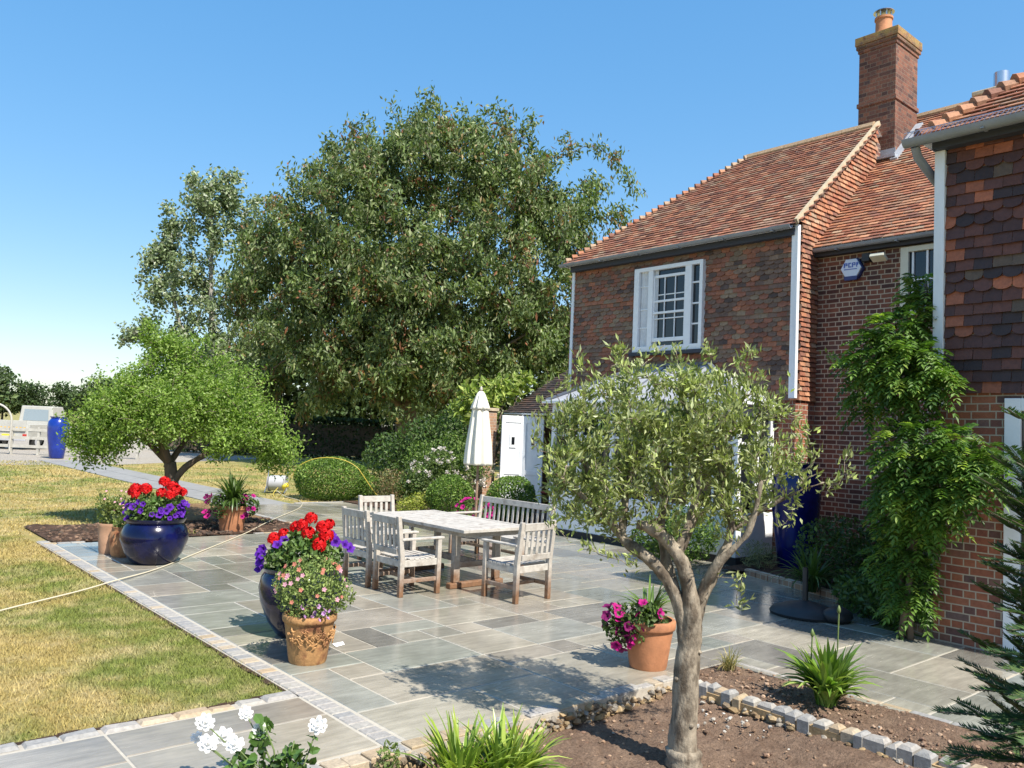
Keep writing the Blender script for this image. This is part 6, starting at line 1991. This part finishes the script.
mb = MB(); mb.tube([c+ax_*.262+F2*.05+z3*.62, c-ax_*.262+F2*.05+z3*.62], .016, 8); mb.build('handle', M['reelgrey'], HR)
mb = MB(); mb.tube([c+ax_*.20-F2*.20-z3*.1, c+ax_*.34-F2*.22-z3*.02], .06, 10); mb.build('guide', M['yellowplastic'], HR, smooth=True)

# ------------------------------------------------------------------ white fence, pickup
fb = np.array([8.03, 40.9, 0.])
FN = thing('fence', 'white three rail fence with curved gate tops along the drive', 'fence', tuple(fb))
def fp(a, b, z): return fb+R2*a+F2*b+np.array([0, 0, z])
for z in (.35, .72, 1.08):
    mb = MB(); mb.bar(fp(-9, -.05, z), fp(4.6, -.05, z), .04, .13); mb.build('rail', M['wood_white'], FN)
for a in (-8, -5.6, -3.2, -1.15, 0.03, 2.2, 4.4):
    mb = MB(); mb.bar(fp(a, 0, -.05), fp(a, 0, 1.22), .10, .10, up=R2); mb.build('post', M['wood_white'], FN)
for (a0, sg) in ((-1.15, -1), (2.7, 1)):
    mb = MB()
    mb.tube([fp(a0+sg*(-.0)+sg*.9*(1-math.cos(t)), -.12, 1.45+.75*math.sin(t)) for t in np.linspace(0, math.pi/2, 9)]+[fp(a0+sg*2.2, -.12, 2.2)], .04, 8)
    mb.tube([fp(a0, -.12, .1), fp(a0, -.12, 1.5)], .04, 8)
    mb.tube([fp(a0+sg*.8, -.12, .1), fp(a0+sg*.8, -.12, 2.18)], .03, 8)
    mb.tube([fp(a0, -.12, 1.0), fp(a0+sg*2.2, -.12, 1.0)], .03, 8)
    mb.build('gate', M['wood_white'], FN)

M['truckwhite'] = mat('white_car_paint', (.44, .43, .39), .35, .15, 3)
tb = np.array([9.27, 48.2, 0.])
TR = thing('pickup_truck', 'white pickup with chevron tailgate parked behind the white fence', 'truck', tuple(tb))
def tp(a, b, z): return tb+R2*a+F2*b+np.array([0, 0, z])
def tbox(mb, a0, a1, b0, b1, z0, z1):
    mb.obox(tp((a0+a1)/2, (b0+b1)/2, (z0+z1)/2), R2*(a1-a0)/2, F2*(b1-b0)/2, (0, 0, (z1-z0)/2))
mb = MB(); tbox(mb, -.95, .95, -2.2, 2.6, .55, .95); tbox(mb, -1.0, -.94, -2.2, -.1, .95, 1.25); tbox(mb, .94, 1.0, -2.2, -.1, .95, 1.25)
tbox(mb, -.9, .9, 1.4, 2.6, .95, 1.25)
mb.build('body', M['truckwhite'], TR, bevel=.03)
mb = MB()
for b, (wd, z) in ((0, (0, 0)),):
    q = [tp(-.92, 0, .96), tp(.92, 0, .96), tp(.92, 1.5, .96), tp(-.92, 1.5, .96), tp(-.80, .08, 2.18), tp(.80, .08, 2.18), tp(.80, 1.1, 2.18), tp(-.80, 1.1, 2.18)]
    mb.add(q, [(0, 1, 5, 4), (1, 2, 6, 5), (2, 3, 7, 6), (3, 0, 4, 7), (4, 5, 6, 7), (3, 2, 1, 0)])
cab = mb.build('cab', M['truckwhite'], TR, bevel=.04)
mb = MB()
q = [tp(-.66, .02, 1.42), tp(.66, .02, 1.42), tp(.62, .055, 2.0), tp(-.62, .055, 2.0)]
mb.add(q+[p_+F2*.02 for p_ in q], [(0, 1, 2, 3), (4, 5, 6, 7)]); mb.build('rear_window', mat('sky_glass', (.25, .3, .33), .1), cab)
mb = MB(); tbox(mb, -.86, .86, -2.27, -2.21, .9, 1.42); tg = mb.build('tailgate', M['truckwhite'], TR, bevel=.01)
mb = MB()
for k in range(9):
    a = -.82+k*.19
    mb.add([tp(a, -2.275, .94), tp(a+.09, -2.275, .94), tp(a+.17, -2.275, 1.10), tp(a+.08, -2.275, 1.10)], [(0, 1, 2, 3)])
mb.build('chevron_stripe', M['chevron'], tg)
for sg in (-1, 1):
    mb = MB(); tbox(mb, sg*.82-.09, sg*.82+.09, -2.26, -2.2, .58, .76); mb.build('tail_light', M['redlamp'], TR, bevel=.01)
mb = MB(); tbox(mb, -.3, .3, -2.24, -2.21, .60, .74); mb.build('number_plate', M['yellowplastic'], TR)
mb = MB(); tbox(mb, -.9, .9, -2.32, -2.24, .42, .54); mb.build('bumper', M['reelgrey'], TR, bevel=.02)
for a in (-.82, .82):
    for b in (-1.3, 1.9):
        mb = MB(); mb.tube([tp(a-.1, b, .36), tp(a-.09, b, .36), tp(a+.09, b, .36), tp(a+.1, b, .36)], [.33, .36, .36, .33], 20); wl = mb.build('wheel', M['rubber'], TR, smooth=True, sharp=40)
        mb = MB(); mb.tube([tp(a-.11, b, .36), tp(a+.11, b, .36)], .19, 14); mb.build('rim', M['reelgrey'], wl)
